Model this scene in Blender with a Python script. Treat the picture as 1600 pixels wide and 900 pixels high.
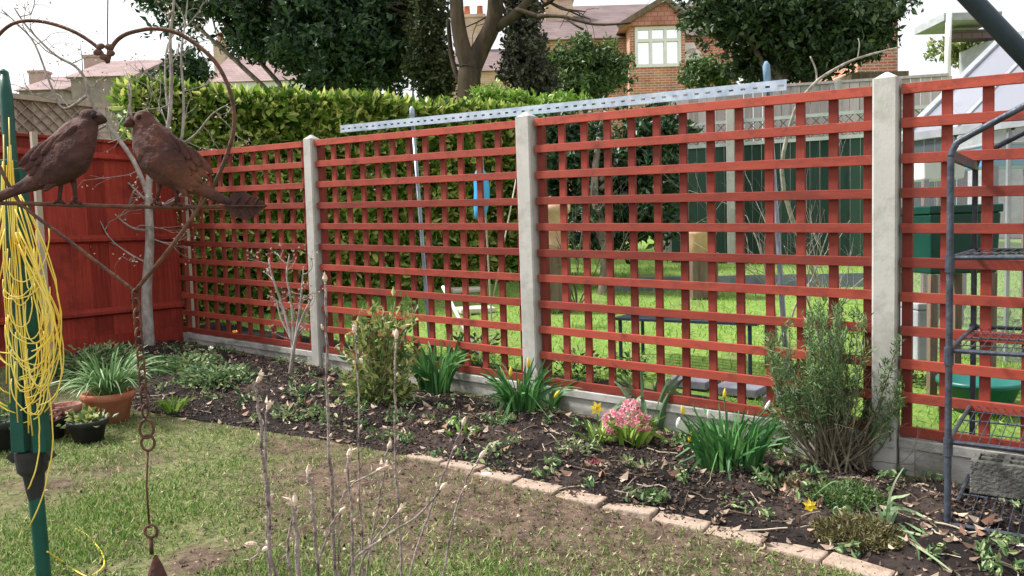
import bpy, math, random
import numpy as np
from mathutils import Vector, noise
R = math.radians
random.seed(7); rng = np.random.default_rng(11)
for o in list(bpy.data.objects): bpy.data.objects.remove(o)
sc = bpy.context.scene
COL = sc.collection

# ---------------------------------------------------------------- camera, sky, sun, exposure
F_PX, PITCH, ROLL, CAMZ = 1218.8, 0.0707333, -0.030115, 1.10
cam = bpy.data.cameras.new("camera"); camo = bpy.data.objects.new("camera", cam); COL.objects.link(camo); sc.camera = camo
cam.sensor_width = 36; cam.lens = 36 * F_PX / 1600; cam.clip_start = .05; cam.clip_end = 600
FW = Vector((0, math.cos(PITCH), -math.sin(PITCH))); RT0 = Vector((1, 0, 0)); UP0 = RT0.cross(FW)
RT = math.cos(ROLL) * RT0 + math.sin(ROLL) * UP0; UP = -math.sin(ROLL) * RT0 + math.cos(ROLL) * UP0
from mathutils import Matrix
m = Matrix((RT, UP, -FW)).transposed().to_4x4(); m.translation = Vector((0, 0, CAMZ)); camo.matrix_world = m
cam.dof.use_dof = False

SUN_EL, SUN_AZ = 50, 284      # azimuth of the sun, degrees clockwise from +Y
w = bpy.data.worlds.new("World"); sc.world = w; w.use_nodes = True
nt = w.node_tree; nt.nodes.clear()
sky = nt.nodes.new("ShaderNodeTexSky"); sky.sky_type = 'NISHITA'; sky.sun_disc = False
sky.sun_elevation = R(SUN_EL); sky.sun_rotation = R(SUN_AZ); sky.air_density = 1.0; sky.dust_density = 5.0; sky.ozone_density = 1.0
hs = nt.nodes.new("ShaderNodeHueSaturation"); hs.inputs['Saturation'].default_value = .18
bg = nt.nodes.new("ShaderNodeBackground"); bg.inputs['Strength'].default_value = .15
wo = nt.nodes.new("ShaderNodeOutputWorld")
cl = nt.nodes.new("ShaderNodeMixRGB"); cl.inputs[0].default_value = .6; cl.inputs[2].default_value = (5.2, 5.3, 5.5, 1)   # thin bright overcast over the sky
nt.links.new(sky.outputs[0], hs.inputs['Color']); nt.links.new(hs.outputs[0], cl.inputs[1]); nt.links.new(cl.outputs[0], bg.inputs[0]); nt.links.new(bg.outputs[0], wo.inputs[0])
sl = bpy.data.lights.new("sun", 'SUN'); sl.energy = 3.8; sl.angle = R(7); sl.color = (1, .96, .9)
so = bpy.data.objects.new("sun", sl); COL.objects.link(so)
sd = Vector((math.sin(R(SUN_AZ)) * math.cos(R(SUN_EL)), math.cos(R(SUN_AZ)) * math.cos(R(SUN_EL)), math.sin(R(SUN_EL))))
so.rotation_euler = sd.to_track_quat('Z', 'Y').to_euler(); so.location = (0, 0, 20)
sc.view_settings.view_transform = 'Standard'; sc.view_settings.look = 'None'; sc.view_settings.gamma = 1
sc.view_settings.exposure = .74
sc.render.engine = 'CYCLES'

# ---------------------------------------------------------------- places
AZ = 0.635789
O = Vector((1.64037552, 3.40833154, 0)); U = Vector((-math.cos(AZ), math.sin(AZ), 0)); V = Vector((-math.sin(AZ), -math.cos(AZ), 0))
ZC = CAMZ - .93523; SL = .0306838
def uv(p):
    d = Vector((p[0], p[1], 0)) - O
    return d.dot(U), d.dot(V)
def FP(u, v, z): return Vector((O.x + u * U.x + v * V.x, O.y + u * U.y + v * V.y, z))
def gz(x, y):
    u, v = uv((x, y))
    z = .045 * max(-4, min(u, 9))
    if v < 0: z += .75 * (1 - math.exp(v * .15))
    return z
def P(px, py, d):
    return Vector((0, 0, CAMZ)) + (FW + RT * ((px - 800) / F_PX) + UP * ((450 - py) / F_PX)) * d
def G(px, py, dz=0):
    lo, hi = .3, 60.
    for _ in range(50):
        mid = (lo + hi) / 2; q = P(px, py, mid)
        if q.z - dz > gz(q.x, q.y): lo = mid
        else: hi = mid
    return P(px, py, lo)
def pxof(p):
    d = Vector(p) - Vector((0, 0, CAMZ)); z = d.dot(FW); return 800 + F_PX * d.dot(RT) / z, 450 - F_PX * d.dot(UP) / z
def depth(p): return (Vector(p) - Vector((0, 0, CAMZ))).dot(FW)
def ground(x, y): return Vector((x, y, gz(x, y)))
def drop(p): return ground(p[0], p[1])
def UatPX(px, v=0, py=400):          # fence coordinate u where pixel column px crosses the plane v
    d = FW + RT * ((px - 800) / F_PX) + UP * ((450 - py) / F_PX)
    o = Vector((0, 0, CAMZ)); t = (v - (o - O).dot(V)) / d.dot(V); q = o + d * t
    return (q - O).dot(U)

# ---------------------------------------------------------------- materials
MATS = {}
def mat(name, c1, c2=None, scale=8, rough=.7, bump=.0, metal=0, island=0, stretch=(1, 1, 1), trans=0, spec=.3, c3=None, lo=.35, hi=.65, detail=6, bscale=None, coat=0, stain=None):
    if name in MATS: return MATS[name]
    m = bpy.data.materials.new(name); m.use_nodes = True; nt = m.node_tree; nd = nt.nodes; lk = nt.links
    b = nd['Principled BSDF']; b.inputs['Roughness'].default_value = rough; b.inputs['Metallic'].default_value = metal
    b.inputs['Specular IOR Level'].default_value = spec; b.inputs['Coat Weight'].default_value = coat
    if c2 is None: c2 = tuple(x * .75 for x in c1)
    tc = nd.new('ShaderNodeTexCoord'); mp = nd.new('ShaderNodeMapping'); mp.inputs['Scale'].default_value = stretch
    lk.new(tc.outputs['Object'], mp.inputs[0])
    n = nd.new('ShaderNodeTexNoise'); n.inputs['Scale'].default_value = scale; n.inputs['Detail'].default_value = detail; n.inputs['Roughness'].default_value = .65
    lk.new(mp.outputs[0], n.inputs['Vector'])
    rp = nd.new('ShaderNodeValToRGB'); e = rp.color_ramp.elements
    e[0].position = lo; e[1].position = hi; e[0].color = (*c1, 1); e[1].color = (*c2, 1)
    if c3: x = e.new((lo + hi) / 2); x.color = (*c3, 1)
    if island:
        g = nd.new('ShaderNodeNewGeometry'); mx = nd.new('ShaderNodeMath'); mx.operation = 'MULTIPLY_ADD'
        mx.inputs[1].default_value = island; lk.new(g.outputs['Random Per Island'], mx.inputs[0])
        m2 = nd.new('ShaderNodeMath'); m2.operation = 'MULTIPLY'; m2.inputs[1].default_value = 1 - island
        lk.new(n.outputs['Fac'], m2.inputs[0]); lk.new(m2.outputs[0], mx.inputs[2]); lk.new(mx.outputs[0], rp.inputs[0])
    else: lk.new(n.outputs['Fac'], rp.inputs[0])
    colout = rp.outputs[0]
    if stain:
        sc_, amt, sz = stain; n3 = nd.new('ShaderNodeTexNoise'); n3.inputs['Scale'].default_value = sz; n3.inputs['Detail'].default_value = 9; n3.inputs['Roughness'].default_value = .7
        lk.new(tc.outputs['Object'], n3.inputs['Vector']); r3 = nd.new('ShaderNodeMapRange'); r3.inputs[1].default_value = .5; r3.inputs[2].default_value = .7; r3.inputs[3].default_value = 0; r3.inputs[4].default_value = amt
        lk.new(n3.outputs['Fac'], r3.inputs[0]); x3 = nd.new('ShaderNodeMixRGB'); lk.new(r3.outputs[0], x3.inputs[0]); lk.new(colout, x3.inputs[1]); x3.inputs[2].default_value = (*sc_, 1); colout = x3.outputs[0]
    lk.new(colout, b.inputs['Base Color'])
    if bump:
        n2 = nd.new('ShaderNodeTexNoise'); n2.inputs['Scale'].default_value = bscale or scale * 3; n2.inputs['Detail'].default_value = 5
        lk.new(mp.outputs[0], n2.inputs['Vector'])
        bp = nd.new('ShaderNodeBump'); bp.inputs['Strength'].default_value = bump; bp.inputs['Distance'].default_value = .01
        lk.new(n2.outputs['Fac'], bp.inputs['Height']); lk.new(bp.outputs[0], b.inputs['Normal'])
    if trans:
        t = nd.new('ShaderNodeBsdfTranslucent'); mix = nd.new('ShaderNodeMixShader'); mix.inputs[0].default_value = trans
        lk.new(rp.outputs[0], t.inputs[0]); lk.new(b.outputs[0], mix.inputs[1]); lk.new(t.outputs[0], mix.inputs[2])
        lk.new(mix.outputs[0], nd['Material Output'].inputs[0])
    MATS[name] = m; return m
def leafmat(name, c1, c2, c3=None, trans=.25, rough=.45): return mat(name, c1, c2, 3, rough, 0, island=.75, trans=trans, c3=c3, lo=.15, hi=.85, spec=.4)

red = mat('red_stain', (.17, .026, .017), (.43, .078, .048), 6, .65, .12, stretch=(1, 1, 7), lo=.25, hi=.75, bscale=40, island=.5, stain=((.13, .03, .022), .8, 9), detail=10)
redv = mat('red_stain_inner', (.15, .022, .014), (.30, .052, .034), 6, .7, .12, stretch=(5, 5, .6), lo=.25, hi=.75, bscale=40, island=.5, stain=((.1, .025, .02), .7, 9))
redf = mat('red_board', (.16, .022, .016), (.42, .062, .042), 4, .85, .3, stretch=(16, 16, .7), lo=.3, hi=.75, bscale=9, island=.3, stain=((.1, .022, .018), .75, 2.2), spec=.1, detail=9)
conc = mat('concrete', (.30, .29, .25), (.56, .55, .52), 4, .85, .1, bscale=90, c3=(.47, .46, .43), lo=.25, hi=.75, stretch=(1, 1, .6), detail=10, stain=((.2, .2, .15), .55, 5))
conc2 = mat('concrete_board', (.24, .23, .2), (.55, .54, .51), 3, .9, .3, bscale=120, stretch=(1, 1, 2.5), c3=(.46, .45, .42), detail=10, stain=((.09, .095, .06), .8, 4))
galv = mat('galvanised', (.30, .38, .48), (.5, .58, .68), 12, .4, .1, metal=.35)
galvd = mat('galvanised_dark', (.22, .26, .32), (.38, .43, .5), 12, .4, .1, metal=.4)
rust = mat('rust', (.03, .016, .018), (.19, .075, .04), 14, .8, .7, metal=.2, c3=(.085, .036, .03), bscale=60, lo=.3, hi=.75)
rustw = mat('rust_wire', (.07, .035, .03), (.17, .08, .05), 40, .7, .4, metal=.3)
gpole = mat('green_paint', (.004, .055, .04), (.008, .085, .062), 10, .35, .1)
dark = mat('black_plastic', (.012, .013, .016), (.03, .03, .035), 10, .5, .1)
yel = mat('yellow_line', (.8, .5, .015), (.85, .76, .2), 5, .5, 0, detail=2)
rackm = mat('rack_paint', (.035, .042, .058), (.085, .1, .13), 20, .4, .3, metal=.2)
barm = mat('swing_bar', (.02, .035, .05), (.04, .06, .08), 6, .4, .1, metal=.1)
terra = mat('terracotta', (.42, .13, .07), (.6, .24, .15), 9, .85, .3)
pinkbrick = mat('edging_brick', (.12, .09, .065), (.46, .36, .29), 5, .95, 1.0, bscale=40, c3=(.36, .27, .21), stain=((.08, .06, .045), .8, 7), detail=10, lo=.3, hi=.6)
bark = mat('bark', (.10, .08, .065), (.26, .22, .18), 14, .95, .9, stretch=(1, 1, .35), bscale=30)
barkl = mat('bark_light', (.2, .17, .15), (.46, .42, .38), 22, .9, .8, stretch=(1, 1, .5))
barkbr = mat('bark_brown', (.035, .026, .018), (.11, .08, .05), 5, .95, .9, stretch=(1, 1, .3))
twig = mat('twig', (.2, .15, .14), (.42, .34, .32), 30, .8, .4)
twigg = mat('twig_green', (.16, .15, .07), (.36, .33, .17), 20, .8, .3)
budm = mat('bud', (.5, .36, .28), (.75, .62, .5), 60, .8, .3)
soil = mat('soil', (.006, .0045, .004), (.085, .06, .05), 2.6, 1, 1.0, detail=12, c3=(.013, .009, .008), bscale=60, lo=.32, hi=.72)
deadl = mat('dead_leaf', (.035, .022, .016), (.52, .40, .3), 5, .85, .2, island=.85, c3=(.17, .11, .08), lo=.1, hi=.9)
chipm = mat('bark_chip', (.007, .005, .0045), (.13, .09, .072), 5, .9, .2, island=.85, lo=.1, hi=.9)
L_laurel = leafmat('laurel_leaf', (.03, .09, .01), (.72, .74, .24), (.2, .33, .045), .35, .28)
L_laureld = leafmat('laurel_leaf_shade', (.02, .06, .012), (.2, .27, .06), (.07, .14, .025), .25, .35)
L_ever = leafmat('evergreen_leaf', (.012, .034, .016), (.075, .14, .05), (.03, .07, .03), .15)
L_ivy = leafmat('ivy_leaf', (.02, .035, .014), (.12, .14, .05), (.05, .075, .03), .15)
L_bush = leafmat('bush_leaf', (.03, .07, .02), (.2, .3, .09), (.09, .16, .05), .25)
L_daff = leafmat('daffodil_leaf', (.03, .11, .03), (.16, .36, .1), (.06, .19, .055), .2, .4)
L_grey = leafmat('grey_leaf', (.12, .17, .07), (.4, .44, .24), (.24, .3, .14), .2)
L_lime = leafmat('lime_leaf', (.12, .25, .03), (.4, .55, .12), (.22, .38, .06), .3)
L_euon = leafmat('euonymus_leaf', (.07, .13, .035), (.55, .52, .2), (.19, .27, .08), .3)
L_rose = leafmat('rosemary_leaf', (.045, .11, .035), (.3, .42, .18), (.12, .22, .08), .15)
L_gcov = leafmat('ground_cover_leaf', (.045, .11, .04), (.36, .42, .2), (.13, .23, .085), .2)
grassm = leafmat('grass_blade', (.04, .12, .014), (.52, .53, .24), (.16, .29, .05), .25, .6)
grassn = leafmat('grass_blade_far', (.10, .25, .02), (.40, .54, .12), (.21, .4, .05), .3, .6)
petaly = mat('yellow_petal', (.85, .6, .02), (.9, .78, .1), 30, .5, 0, trans=.2)
petalp = mat('pink_petal', (.82, .27, .36), (.92, .55, .6), 40, .5, 0, island=.7, trans=.2, lo=.2, hi=.8)
petalpd = mat('deep_pink_petal', (.6, .09, .16), (.75, .2, .26), 40, .5, 0, trans=.2)
petalw = mat('white_petal', (.8, .8, .76), (.85, .85, .8), 30, .5, 0, trans=.2)
petalo = mat('orange_petal', (.85, .22, .03), (.9, .35, .05), 30, .5, 0, trans=.2)
brick = None
def brickmat(name, c1, c2, mortar, scale=1, bw=.225, bh=.075):
    m = bpy.data.materials.new(name); m.use_nodes = True; nt = m.node_tree; nd = nt.nodes; lk = nt.links
    b = nd['Principled BSDF']; b.inputs['Roughness'].default_value = .9
    tc = nd.new('ShaderNodeTexCoord'); sp = nd.new('ShaderNodeSeparateXYZ'); lk.new(tc.outputs['Object'], sp.inputs[0])
    ad = nd.new('ShaderNodeMath'); ad.operation = 'ADD'; lk.new(sp.outputs[0], ad.inputs[0]); lk.new(sp.outputs[1], ad.inputs[1])
    cb = nd.new('ShaderNodeCombineXYZ'); lk.new(ad.outputs[0], cb.inputs[0]); lk.new(sp.outputs[2], cb.inputs[1])
    t = nd.new('ShaderNodeTexBrick'); t.inputs['Scale'].default_value = scale; t.inputs['Brick Width'].default_value = bw; t.inputs['Row Height'].default_value = bh
    t.inputs['Mortar Size'].default_value = .012; t.inputs['Color1'].default_value = (*c1, 1); t.inputs['Color2'].default_value = (*c2, 1); t.inputs['Mortar'].default_value = (*mortar, 1)
    lk.new(cb.outputs[0], t.inputs['Vector'])
    n = nd.new('ShaderNodeTexNoise'); n.inputs['Scale'].default_value = 1.5; n.inputs['Detail'].default_value = 6; lk.new(tc.outputs['Object'], n.inputs['Vector'])
    mx = nd.new('ShaderNodeMixRGB'); mx.blend_type = 'OVERLAY'; mx.inputs[0].default_value = .6
    lk.new(t.outputs[0], mx.inputs[1]); lk.new(n.outputs[0], mx.inputs[2]); lk.new(mx.outputs[0], b.inputs['Base Color'])
    MATS[name] = m; return m
brick = brickmat('house_brick', (.42, .13, .07), (.5, .2, .11), (.5, .42, .36))
brickt = brickmat('tan_brick', (.5, .33, .2), (.58, .4, .27), (.5, .45, .4))
tile = brickmat('roof_tile', (.15, .105, .105), (.19, .135, .13), (.11, .08, .08), 1, .2, .12)
tilep = brickmat('pink_roof_tile', (.25, .17, .165), (.3, .205, .2), (.19, .13, .125), 1, .22, .13)
tiler = brickmat('hung_tile', (.42, .17, .12), (.5, .23, .17), (.25, .12, .1), 1, .2, .14)
white = mat('white_paint', (.74, .74, .73), (.82, .82, .82), 3, .5, .05)
greyw = mat('grey_weathered_wood', (.36, .32, .31), (.6, .54, .52), 4, .85, .4, stretch=(6, 6, .6), island=.4)
beigew = mat('beige_wood', (.3, .25, .19), (.47, .41, .33), 5, .85, .4, stretch=(5, 5, .7), island=.4)
dgreen = mat('dark_green_board', (.012, .035, .026), (.03, .07, .05), 5, .8, .4, stretch=(6, 6, .5), island=.4)
brownw = mat('brown_wood', (.11, .08, .055), (.22, .16, .12), 5, .85, .4, stretch=(5, 5, .7))
bluep = mat('blue_plastic', (.03, .3, .62), (.08, .42, .75), 4, .35, .05)
tealp = mat('teal_plastic', (.02, .13, .11), (.03, .18, .16), 4, .35, .05)
dgp = mat('green_plastic', (.004, .04, .03), (.008, .06, .045), 4, .35, .05)
greyp = mat('grey_render', (.3, .32, .34), (.42, .44, .46), 5, .7, .2)
stone = mat('pale_stone', (.55, .5, .4), (.72, .67, .57), 7, .9, .3)

# ---------------------------------------------------------------- mesh builder
ORG = {}
class MB:
    def __init__(s): s.v = []; s.f = []; s.n = 0
    def add(s, vs, fs):
        b = s.n; s.v.append(np.asarray(vs, dtype=np.float32).reshape(-1, 3)); s.n += len(s.v[-1])
        s.f.extend([tuple(i + b for i in f) for f in fs]); return s
    def box(s, c, ax, ay, az):
        c = Vector(c); vs = [c + ax * i + ay * j + az * k for k in (-1, 1) for j in (-1, 1) for i in (-1, 1)]
        return s.add([tuple(q) for q in vs], [(0, 2, 3, 1), (4, 5, 7, 6), (0, 1, 5, 4), (2, 6, 7, 3), (0, 4, 6, 2), (1, 3, 7, 5)])
    def abox(s, c, sx, sy, sz): return s.box(c, Vector((sx / 2, 0, 0)), Vector((0, sy / 2, 0)), Vector((0, 0, sz / 2)))
    def bar(s, a, b, w, h, up=Vector((0, 0, 1))):
        a = Vector(a); b = Vector(b); d = (b - a); L = d.length; d.normalize()
        sd = d.cross(up); 
        if sd.length < 1e-4: sd = d.cross(Vector((1, 0, 0)))
        sd.normalize(); u2 = sd.cross(d)
        return s.box((a + b) / 2, d * L / 2, sd * w / 2, u2 * h / 2)
    def hull(s, pts_bottom, pts_top):   # prism between two equal polygons
        n = len(pts_bottom); vs = [tuple(p) for p in pts_bottom] + [tuple(p) for p in pts_top]
        fs = [tuple(range(n))[::-1], tuple(range(n, 2 * n))] + [(i, (i + 1) % n, n + (i + 1) % n, n + i) for i in range(n)]
        return s.add(vs, fs)
    def tube(s, pts, rad, n=8, cap=True):
        pts = [Vector(p) for p in pts]; k = len(pts)
        rr = [rad] * k if not hasattr(rad, '__len__') else list(rad)
        vs = []; prev = None
        for i, p in enumerate(pts):
            d = (pts[min(i + 1, k - 1)] - pts[max(i - 1, 0)])
            if d.length < 1e-9: d = Vector((0, 0, 1))
            d.normalize()
            if prev is None: a = d.orthogonal().normalized()
            else:
                a = prev - d * prev.dot(d)
                a = d.orthogonal() if a.length < 1e-6 else a
                a.normalize()
            prev = a; b = d.cross(a)
            for j in range(n):
                t = 2 * math.pi * j / n; vs.append(tuple(p + (a * math.cos(t) + b * math.sin(t)) * rr[i]))
        fs = [(i * n + j, i * n + (j + 1) % n, (i + 1) * n + (j + 1) % n, (i + 1) * n + j) for i in range(k - 1) for j in range(n)]
        if cap: fs += [tuple(range(n))[::-1], tuple((k - 1) * n + j for j in range(n))]
        return s.add(vs, fs)
    def lathe(s, c, prof, n=28, wob=0):
        c = Vector(c); vs = []; 
        for r, z in prof:
            for j in range(n):
                t = 2 * math.pi * j / n; vs.append((c.x + r * math.cos(t), c.y + r * math.sin(t), c.z + z))
        k = len(prof)
        fs = [(i * n + j, i * n + (j + 1) % n, (i + 1) * n + (j + 1) % n, (i + 1) * n + j) for i in range(k - 1) for j in range(n)]
        fs += [tuple(range(n))[::-1]]
        return s.add(vs, fs)
    def sphere(s, c, rx, ry=None, rz=None, n=10, ax=None):
        ry = rx if ry is None else ry; rz = rx if rz is None else rz; c = Vector(c)
        A = ax or (Vector((1, 0, 0)), Vector((0, 1, 0)), Vector((0, 0, 1)))
        vs = []; 
        for i in range(1, n):
            ph = math.pi * i / n
            for j in range(2 * n):
                t = math.pi * j / n
                vs.append(tuple(c + A[0] * rx * math.sin(ph) * math.cos(t) + A[1] * ry * math.sin(ph) * math.sin(t) + A[2] * rz * math.cos(ph)))
        N = 2 * n; top = len(vs); vs.append(tuple(c + A[2] * rz)); vs.append(tuple(c - A[2] * rz))
        fs = [(i * N + j, (i + 1) * N + j, (i + 1) * N + (j + 1) % N, i * N + (j + 1) % N) for i in range(n - 2) for j in range(N)]
        fs += [(top, j, (j + 1) % N) for j in range(N)] + [(top + 1, (n - 2) * N + (j + 1) % N, (n - 2) * N + j) for j in range(N)]
        return s.add(vs, fs)
    def leaves(s, pts, size, aspect=.45, dirs=None, fold=.18, jit=.6, flat=0., ovate=False, var=.3):
        """diamond leaves: pts (n,3); size scalar or (n,)"""
        pts = np.asarray(pts, dtype=np.float64); n = len(pts)
        if n == 0: return s
        if dirs is None: dirs = rng.normal(size=(n, 3))
        else: dirs = np.asarray(dirs) + rng.normal(size=(n, 3)) * jit
        if flat: dirs[:, 2] *= (1 - flat)
        dirs /= np.linalg.norm(dirs, axis=1, keepdims=True) + 1e-9
        q = rng.normal(size=(n, 3)); 
        if flat: q = q * (1 - flat) + np.array([0, 0, 1.]) * flat * 2
        sd = np.cross(dirs, q); sd /= np.linalg.norm(sd, axis=1, keepdims=True) + 1e-9
        nn = np.cross(dirs, sd)
        sz = (np.ones(n) * size * rng.uniform(1 - var, 1 + var, n))[:, None]
        a = pts; b = pts + dirs * sz * .45 + sd * sz * aspect / 2 + nn * sz * fold * .5; c = pts + dirs * sz - nn * sz * fold * .5; d = pts + dirs * sz * .45 - sd * sz * aspect / 2 + nn * sz * fold * .5
        if ovate:
            w_ = sd * sz * aspect / 2; L_ = dirs * sz; k_ = nn * sz * fold * .5
            vs = np.stack([a, a + L_ * .22 + w_ * .8 + k_ * .6, a + L_ * .62 + w_ * .85 + k_ * .7, a + L_ - k_, a + L_ * .62 - w_ * .85 + k_ * .7, a + L_ * .22 - w_ * .8 + k_ * .6], 1).reshape(-1, 3)
            base = s.n; s.v.append(vs.astype(np.float32)); s.n += 6 * n
            s.f.extend([t_ for i in range(base, base + 6 * n, 6) for t_ in ((i, i + 1, i + 2, i + 3), (i, i + 3, i + 4, i + 5))])
            return s
        vs = np.stack([a, b, c, d], 1).reshape(-1, 3)
        base = s.n; s.v.append(vs.astype(np.float32)); s.n += 4 * n
        s.f.extend([(base + 4 * i, base + 4 * i + 1, base + 4 * i + 2, base + 4 * i + 3) for i in range(n)])
        return s
    def ribbon(s, pts, w, nrm=None):
        pts = [Vector(p) for p in pts]; k = len(pts); vs = []
        for i, p in enumerate(pts):
            d = (pts[min(i + 1, k - 1)] - pts[max(i - 1, 0)]).normalized()
            sd = d.cross(nrm if nrm is not None else Vector((0, 0, 1)))
            if sd.length < 1e-3: sd = Vector((1, 0, 0))
            sd.normalize(); ww = w * (1 if i < k * .6 else max(.12, (k - i) / (k * .45)))
            vs += [tuple(p + sd * ww / 2), tuple(p - sd * ww / 2)]
        return s.add(vs, [(2 * i, 2 * i + 1, 2 * i + 3, 2 * i + 2) for i in range(k - 1)])
    def build(s, name, material, parent=None, org=None, smooth=False, bevel=0):
        me = bpy.data.meshes.new(name)
        vs = np.concatenate(s.v) if s.v else np.zeros((0, 3), np.float32)
        o0 = Vector((0, 0, 0))
        if parent is not None: o0 = ORG.get(parent.name, Vector((0, 0, 0)))
        elif org is not None: o0 = Vector(org)
        vs = vs - np.array(o0, dtype=np.float32)
        me.vertices.add(len(vs)); me.vertices.foreach_set('co', vs.ravel())
        ln = np.array([len(f) for f in s.f], dtype=np.int32); st = np.concatenate([[0], np.cumsum(ln)[:-1]]).astype(np.int32)
        idx = np.fromiter((i for f in s.f for i in f), dtype=np.int32, count=int(ln.sum()))
        me.loops.add(len(idx)); me.loops.foreach_set('vertex_index', idx)
        me.polygons.add(len(ln)); me.polygons.foreach_set('loop_start', st); me.polygons.foreach_set('loop_total', ln)
        me.polygons.foreach_set('use_smooth', np.full(len(ln), bool(smooth), dtype=bool))
        me.update(calc_edges=True); me.validate()
        me.materials.append(material)
        ob = bpy.data.objects.new(name, me); COL.objects.link(ob)
        if parent is not None: ob.parent = parent
        else: ob.location = o0
        ORG[ob.name] = o0
        if bevel:
            b = ob.modifiers.new('bevel', 'BEVEL'); b.width = bevel; b.segments = 2; b.limit_method = 'ANGLE'
        return ob
def tag(o, label=None, cat=None, group=None, kind=None):
    if label: o['label'] = label
    if cat: o['category'] = cat
    if group: o['group'] = group
    if kind: o['kind'] = kind
    return o
def thing(name, label, cat, loc, group=None):
    o = bpy.data.objects.new(name, None); COL.objects.link(o); o.location = Vector(loc); o.empty_display_size = .1
    ORG[o.name] = Vector(loc); return tag(o, label, cat, group)
def nz(x, y, s=1., k=0): return noise.noise(Vector((x * s, y * s, k)))

# ---------------------------------------------------------------- ground
EDGE_PX = [(120, 600), (215, 640), (300, 655), (400, 672), (520, 690), (640, 712), (700, 725), (760, 742), (850, 765), (930, 785), (1010, 803), (1100, 824), (1200, 850), (1290, 876), (1345, 893), (1420, 925), (1520, 975)]
EW = [G(*p) for p in EDGE_PX]; EUV = sorted([uv(p) for p in EW])
eu = [a[0] for a in EUV]; ev = [a[1] for a in EUV]
def vedge(u): return float(np.interp(u, eu, ev))
def bedh(u, v):
    x = FP(u, v, 0); ve = vedge(u); t = max(0, min(1, v / max(ve, .1)))
    h = .004 + .035 * math.sin(math.pi * min(1, max(0, t))) ** .7 - .03 * math.exp(-v * v / .012)
    return gz(x.x, x.y) + h + .030 * nz(x.x, x.y, 6) * min(1, 4 * (1 - t)) + .022 * nz(x.x, x.y, 19, 3) * min(1, 5 * (1 - t))
UC = 5.56      # corner of the trellis run

def sheet(name, us, vs_, hf, material):
    b = MB(); vv = [tuple(FP(u, v, hf(u, v))) for v in vs_ for u in us]; n = len(us)
    b.add(vv, [(j * n + i, j * n + i + 1, (j + 1) * n + i + 1, (j + 1) * n + i) for j in range(len(vs_) - 1) for i in range(n - 1)])
    o = b.build(name, material, smooth=True); tag(o, kind='structure'); return o
def gh(u, v): p = FP(u, v, 0); return gz(p.x, p.y)
def lawnmat(name, mud1, mud2, g1, g2, thr, patch=None):
    m = bpy.data.materials.new(name); m.use_nodes = True; nt = m.node_tree; nd = nt.nodes; lk = nt.links
    b = nd['Principled BSDF']; b.inputs['Roughness'].default_value = .95; b.inputs['Specular IOR Level'].default_value = .15
    tc = nd.new('ShaderNodeTexCoord')
    def N(s, d=8):
        n = nd.new('ShaderNodeTexNoise'); n.inputs['Scale'].default_value = s; n.inputs['Detail'].default_value = d; n.inputs['Roughness'].default_value = .7
        lk.new(tc.outputs['Object'], n.inputs['Vector']); return n
    def ramp(n, a, c, p=(.35, .65)):
        r = nd.new('ShaderNodeValToRGB'); e = r.color_ramp.elements; e[0].position, e[1].position = p; e[0].color = (*a, 1); e[1].color = (*c, 1)
        lk.new(n.outputs['Fac'], r.inputs[0]); return r
    a = ramp(N(14), mud1, mud2); c = ramp(N(30), g1, g2)
    k = N(2.2); r = nd.new('ShaderNodeMapRange'); r.inputs[1].default_value = thr - .06; r.inputs[2].default_value = thr + .08; lk.new(k.outputs['Fac'], r.inputs[0])
    fac = r.outputs[0]
    if patch:
        for (px, py, rad, s) in patch:
            vm = nd.new('ShaderNodeVectorMath'); vm.operation = 'DISTANCE'; lk.new(tc.outputs['Object'], vm.inputs[0]); vm.inputs[1].default_value = (px, py, 0)
            mr = nd.new('ShaderNodeMapRange'); mr.inputs[1].default_value = rad; mr.inputs[2].default_value = rad * .3; mr.inputs[3].default_value = 0; mr.inputs[4].default_value = s
            lk.new(vm.outputs['Value'], mr.inputs[0]); sb = nd.new('ShaderNodeMath'); sb.operation = 'SUBTRACT'; sb.use_clamp = True
            lk.new(fac, sb.inputs[0]); lk.new(mr.outputs[0], sb.inputs[1]); fac = sb.outputs[0]
    mx = nd.new('ShaderNodeMixRGB'); lk.new(fac, mx.inputs[0]); lk.new(a.outputs[0], mx.inputs[1]); lk.new(c.outputs[0], mx.inputs[2]); lk.new(mx.outputs[0], b.inputs['Base Color'])
    bp = nd.new('ShaderNodeBump'); bp.inputs['Strength'].default_value = .9; bp.inputs['Distance'].default_value = .02; lk.new(N(45).outputs['Fac'], bp.inputs['Height']); lk.new(bp.outputs[0], b.inputs['Normal'])
    MATS[name] = m; return m
MUD = [(G(620, 750), .8, .9), (G(800, 800), .75, .95), (G(1000, 850), .6, .95), (G(520, 840), .4, .55), (G(1180, 890), .5, .95), (G(420, 790), .22, .5), (G(330, 870), .18, .5), (G(60, 780), .2, .5), (G(450, 700), .25, .7)]
lawn_m = lawnmat('lawn_ground', (.055, .038, .028), (.22, .155, .115), (.08, .095, .035), (.25, .25, .12), .45, [(p.x, p.y, r, s) for p, r, s in MUD])
nlawn_m = lawnmat('far_lawn_ground', (.13, .11, .06), (.24, .22, .12), (.12, .22, .04), (.28, .40, .1), .38)
fine = list(np.linspace(-3, 9, 90))
sheet('lawn', [-80, -40, -15, -6] + fine + [14, 30, 80], list(np.linspace(-.02, 5, 60)) + [8, 20, 60], lambda u, v: gh(u, v) + .012 * nz(u, v, 3), lawn_m)
sheet('neighbour_lawn', [-80, -40, -15, -6] + list(np.linspace(-3, 9, 50)) + [14, 30, 80], [-120, -60, -40, -30, -20] + list(np.linspace(-15, -.02, 50)), lambda u, v: gh(u, v), nlawn_m)
NB = 420
bu = list(np.linspace(-1.6, UC - .02, NB)); b = MB(); K = 60; vv = []
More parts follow.
